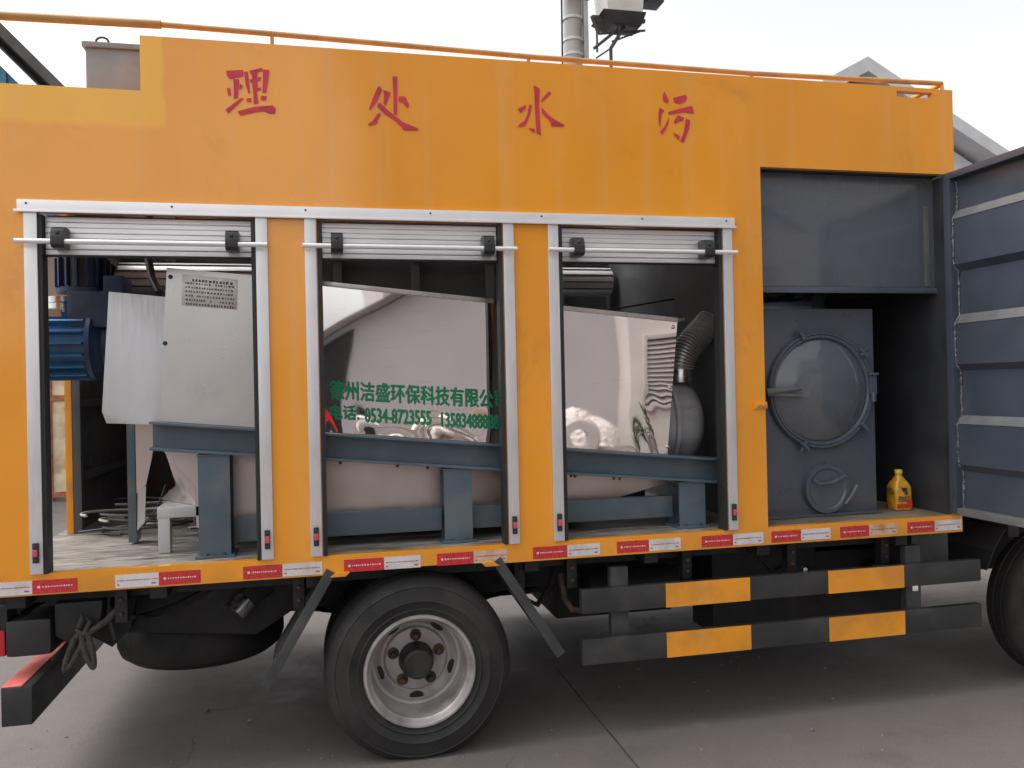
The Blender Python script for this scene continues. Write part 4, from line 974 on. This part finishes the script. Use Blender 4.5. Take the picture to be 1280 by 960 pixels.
for a, b, r0 in (((3.92, 7.73, 6.60), (4.30, 7.73, 6.91), .022), ((4.18, 7.73, 6.62), (4.46, 7.73, 7.05), .026), ((4.20, 7.73, 6.72), (4.66, 7.73, 6.91), .014), ((3.97, 7.73, 6.55), (3.97, 7.73, 6.84), .016), ((3.90, 7.73, 7.07), (4.0, 7.73, 6.82), .03), ((4.0, 7.73, 6.82), (4.72, 7.73, 6.92), .018), ((4.18, 7.73, 6.2), (4.18, 7.73, 6.62), .026), ((3.95, 7.73, 6.46), (4.18, 7.73, 6.62), .012), ((4.46, 7.70, 7.10), (4.56, 7.70, 7.9), .026)):
    MB().cyl(a, b, r0, 8).build('bracket_brace', 'pole_dark', br)
m = MB(); m.hexa([(4.00, 7.5, 7.09), (4.66, 7.5, 7.09), (4.66, 8.1, 7.09), (4.00, 8.1, 7.09)], [(4.18, 7.6, 6.94), (4.62, 7.6, 6.94), (4.62, 8.0, 6.94), (4.18, 8.0, 6.94)], .01); m.build('case_base', 'pole_dark', PL)
m = MB(); m.hexa([(4.08, 7.55, 7.092), (4.62, 7.55, 7.092), (4.62, 8.05, 7.092), (4.08, 8.05, 7.092)], [(4.02, 7.5, 7.9), (4.68, 7.5, 7.9), (4.68, 8.1, 7.9), (4.02, 8.1, 7.9)], .02); m.build('equipment_case', 'white_box', PL)
MB().box(4.70, 4.98, 7.6, 7.9, 7.31, 7.52, .01).build('side_lamp', 'pole_dark', PL)
for x in (3.40, 3.47, 3.55, 3.86): MB().cyl((x, 7.8, 7.34), (x, 7.8, 7.56), .035, 12).build('insulator', 'pole_dark', PL)
MB().box(3.36, 3.95, 7.77, 7.83, 7.42, 7.46, .004).build('cross_arm', 'pole_dark', PL)

# ------------------------------------------------------------------ grey gabled building to the right
GB = thing('gabled_building', 'pale grey building with a pointed gable roof behind the front of the truck', 'building', (13, 18, 0))
MB().prism([(7.3, 0), (18.6, 0), (18.6, 5.9), (12.9, 9.0), (7.3, 5.9)], 14.3, 24).build('wall', 'wallgrey', GB, smooth=False)
m = MB(); m.hexa([(12.87, 13.7, 9.45), (19.4, 13.7, 5.97), (19.4, 13.7, 5.67), (12.87, 13.7, 9.10), (6.4, 13.7, 5.67), (6.4, 13.7, 5.97)], [(12.87, 24.3, 9.45), (19.4, 24.3, 5.97), (19.4, 24.3, 5.67), (12.87, 24.3, 9.10), (6.4, 24.3, 5.67), (6.4, 24.3, 5.97)]); rf = m.build('roof', 'roofedge', GB, smooth=False)
m = MB(); m.prism([(12.87, 8.86), (13.9, 8.3), (11.85, 8.3)], 14.22, 14.29); m.build('gable_shade', 'roofdark', GB)  # dark triangle puts the shade under the gable roof into colour
for x in (9.3, 15.9):
    f = MB().box(x-.6, x+.6, 14.2, 14.29, 1.6, 3.2, .02).build('window', 'roofedge', GB); MB().box(x-.52, x+.52, 14.18, 14.199, 1.68, 3.12).build('pane', 'grey_gloss', f)

# ------------------------------------------------------------------ workshop to the left behind the truck
WS = thing('workshop', 'blue sheeted workshop with dark sloping roof edge and rusty cream gate behind the truck tail', 'building', (-8, 13, 0))
MB().box(-13.5, -3.2, 11.0, 17, 0, 2.55).build('wall', 'whitewall', WS, smooth=False)
MB().box(-13.5, -3.2, 10.99, 17, 2.552, 4.6).build('upper_wall', 'brownwall', WS, smooth=False)
MB().box(-13.5, -3.2, 10.88, 10.985, 2.95, 3.08, .01).build('wall_ledge', 'brownwall', WS)
m = MB(); m.prism([(-13.5, 4.602), (-3.25, 4.602), (-3.25, 5.2), (-8.4, 10.6), (-13.5, 5.2)], 11.02, 17); m.build('gable_wall', 'bluewall', WS, smooth=False)
m = MB()
x = -9.6
while x < -3.3:
    top = min(5.2 + (x+13.5)*1.06 if x < -8.4 else 5.2 + (-3.25-x)*1.05, 10.5); m.prism([(x, 4.61), (x+.07, 4.61), (x+.07, top-.1), (x, top)], 10.98, 11.018); x += .22
o = m.build('sheet_rib', 'bluewall', WS, smooth=False); o['kind'] = 'stuff'
m = MB(); m.hexa([(-8.4, 10.3, 11.25), (-2.7, 10.3, 5.30), (-2.7, 10.3, 5.10), (-8.4, 10.3, 11.02), (-14.1, 10.3, 5.10), (-14.1, 10.3, 5.30)], [(-8.4, 17.3, 11.25), (-2.7, 17.3, 5.30), (-2.7, 17.3, 5.10), (-8.4, 17.3, 11.02), (-14.1, 17.3, 5.10), (-14.1, 17.3, 5.30)]); m.build('roof', 'roofdark', WS, smooth=False)
gt = MB().box(-4.365, -4.315, 10.9, 10.985, 0, 2.5, .01).build('gate_post', 'gate_rust', WS)
gl_ = MB().box(-4.314, -3.3, 10.93, 10.97, .05, 2.45, .01).build('gate', 'gate_cream', WS)
for z in (.06, 1.62, 2.36): MB().box(-4.313, -3.3, 10.90, 10.929, z, z+.09, .005).build('gate_bar', 'gate_rust', gl_)
m = MB(); m.tube([(-9, 9, 8.9), (-5.4, 9, 7.42), (-3.6, 9, 7.95), (0, 9, 9.6)], .012, 6); oh = m.build('overhead_wire', 'rubber'); origin_to(oh, (-9, 9, 8.9)); tag(oh, 'thin dark overhead wire crossing the sky above the truck tail', 'wire')

# ------------------------------------------------------------------ yard behind the photographer, seen in the mirror panels
YB = -15.64
WH = thing('warehouse', 'grey rendered gable wall with louvre opening reflected in the polished panels', 'building', (7, -18, 0))
MB().prism([(-.35, 0), (14.5, 0), (14.5, 2.7), (7.0, 7.6), (-.35, 2.6)], YB-9, YB).build('wall', 'warehouse', WH, smooth=False)
m = MB(); m.hexa([(7.0, YB+.45, 7.95), (15.1, YB+.45, 2.65), (15.1, YB+.45, 2.45), (7.0, YB+.45, 7.65), (-.75, YB+.45, 2.35), (-.75, YB+.45, 2.55)], [(7.0, YB-9.3, 7.95), (15.1, YB-9.3, 2.65), (15.1, YB-9.3, 2.45), (7.0, YB-9.3, 7.65), (-.75, YB-9.3, 2.35), (-.75, YB-9.3, 2.55)]); m.build('roof', 'roofdark', WH, smooth=False)
MB().prism([(-.32, .02), (.62, .02), (.62, 3.05), (-.32, 2.5)], YB+.002, YB+.03).build('doorway', 'black', WH)
ax_ = MB().box(7.13, 11.5, YB+.002, YB+.9, 0, 5.2).build('annex', 'annex', WH, smooth=False)
lv = MB().box(7.60, 8.50, YB+.902, YB+.93, 1.22, 2.83).build('louvre_back', 'black', WH)
for a_ in ((7.50, 7.599, 1.12, 2.93), (8.501, 8.60, 1.12, 2.93)): MB().box(a_[0], a_[1], YB+.903, YB+1.05, a_[2], a_[3], .01).build('louvre_frame', 'louvre', lv)
for a_ in ((1.12, 1.219), (2.831, 2.93)): MB().box(7.6, 8.5, YB+.904, YB+1.05, a_[0], a_[1], .01).build('louvre_frame', 'louvre', lv)
for k in range(13):
    z = 1.26+.12*k; m = MB(); m.prism_x([(YB+.935, z+.075), (YB+1.02, z), (YB+1.02, z+.02), (YB+.935, z+.095)], 7.605, 8.495); m.build('louvre_slat', 'louvre', lv)
FB = thing('reflection_block', 'tall plain grey block added behind the gabled warehouse to darken the side paint reflections', 'building', (16, -32, 0))
MB().box(2.2, 40, -44, -27, 0, 19.0).build('wall', 'warehouse', FB, smooth=False)  # added block, keeps bright sky out of the side paint's reflection
MB().box(2.0, 40.2, -44.2, -26.8, 19.002, 19.3).build('parapet', 'roofedge', FB, smooth=False)
rnd = random.Random(4)
m = MB()
for k in range(700):
    a, r_ = rnd.uniform(0, 6.283), rnd.random()**.6; x = 5.5 + 1.25*r_*math.cos(a); y = YB+1.5+1.0*r_*math.sin(a); z = 1.15*(1-r_**1.5)+rnd.uniform(0, .05)
    g_ = bmesh.ops.create_icosphere(m.bm, subdivisions=1, radius=rnd.uniform(.06, .12))
    for v in g_['verts']: v.co = Vector((v.co.x*rnd.uniform(.9, 1.1), v.co.y, v.co.z*.8)) + Vector((x, y, z))
m.blob((5.5, YB+1.5, .2), (1.15, .9, .85), 3, .1, 3)
o = m.build('gravel_heap', 'gravel', weld=0); o['kind'] = 'stuff'; o['label'] = 'heap of white gravel against the wall across the yard'
m = MB(); m.blob((5.6, YB+3.2, .0), (2.2, 1.0, .32), 6, .2, 4); o = m.build('soil_mound', 'soil'); o['kind'] = 'stuff'; o['label'] = 'low mound of brown soil in front of the gravel heap'
m = MB(); m.lathe([(.20, -.11), (.40, -.11), (.46, -.05), (.46, .05), (.40, .11), (.20, .11)], (5.0, YB+3.6, .62), 'y', 40, closed=True); ty = m.build('old_tyre', 'louvre'); origin_to(ty, (5.0, YB+3.6, .2)); tag(ty, 'pale dusty old tyre leaning on the soil mound', 'tyre')
PT = thing('leafy_plant', 'small leafy green plant growing beside the gravel heap', 'plant', (6.55, YB+3.2, .2))
m = MB(); rnd = random.Random(9)
for k in range(150):
    a = rnd.uniform(0, 6.28); h_ = rnd.uniform(.15, 1.15); r_ = .42*(1.25-h_*.8)*rnd.uniform(.4, 1)
    b0 = Vector((6.55+.05*math.cos(a), YB+3.2+.05*math.sin(a), .2+h_*.8)); tip = b0 + Vector((r_*math.cos(a), r_*math.sin(a), .22*rnd.uniform(.2, 1))); md = (b0+tip)/2 + Vector((0, 0, .05)); s_ = Vector((-math.sin(a), math.cos(a), 0))*.028
    m.poly([tuple(b0), tuple(md+s_), tuple(tip), tuple(md-s_)])
m.build('leaf', 'leaf', PT, smooth=False, weld=0)['kind'] = 'stuff'
MB().cyl((6.55, YB+3.2, .1), (6.55, YB+3.2, 1.25), .02, 8).build('stem', 'wood', PT)
m = MB(); m.lathe([(0, 0), (.26, 0), (.29, .05), (.29, .45), (.27, .5), (.29, .55), (.29, .95), (.2, 1.02), (0, 1.02)], (8.35, YB+2.4, 0), 'z', 30); o = m.build('plastic_drum', 'teal'); origin_to(o, (8.35, YB+2.4, 0)); tag(o, 'teal plastic drum standing before the cream annex', 'drum')
SACKL = ['plump white sack at the near end of the pile', 'white sack second along the wall', 'white sack lying high in the middle of the pile', 'white sack wedged between two others', 'white sack at the foot of the pile', 'white sack topmost of the pile', 'white sack at the far end of the pile']
rnd = random.Random(12)
for k in range(7):
    m = MB(); m.blob((rnd.uniform(.5, 3.9), YB+1.4+rnd.uniform(0, 1.2), .30+.34*(k % 3)), (.5, .35, .22), k, .12, 2); o = m.build('sack', 'sack'); tag(o, SACKL[k], 'sack', 'sacks piled along the wall')
PLK = ['lying at the very bottom', 'second from the bottom', 'third from the bottom', 'just below the middle', 'in the middle', 'just above the middle', 'third from the top', 'second from the top', 'lying on top']
for k in range(9):
    x0 = rnd.uniform(-.2, 2.0); y0 = YB+3.0+rnd.uniform(0, 1.2); z0 = .20+.11*k; a = rnd.uniform(-.25, .25); L = rnd.uniform(1.6, 2.8); u = Vector((math.cos(a), math.sin(a), rnd.uniform(-.03, .10)))
    m = MB(); p = Vector((x0, y0, z0)); q = p + u*L; m.hexa([tuple(p), tuple(p+Vector((0, .16, 0))), tuple(p+Vector((0, .16, .05))), tuple(p+Vector((0, 0, .05)))], [tuple(q), tuple(q+Vector((0, .16, 0))), tuple(q+Vector((0, .16, .05))), tuple(q+Vector((0, 0, .05)))])
    o = m.build('plank', 'wood'); tag(o, 'rough plank ' + PLK[k] + ' of the loose stack across the yard', 'plank', 'planks stacked across the yard')
o = MB().box(-.12, .04, YB+.6, YB+.9, 0, 1.72, .02).build('red_cabinet', 'lens'); origin_to(o, (-.05, YB+.75, 0)); tag(o, 'narrow red metal cabinet beside the dark doorway across the yard', 'cabinet')
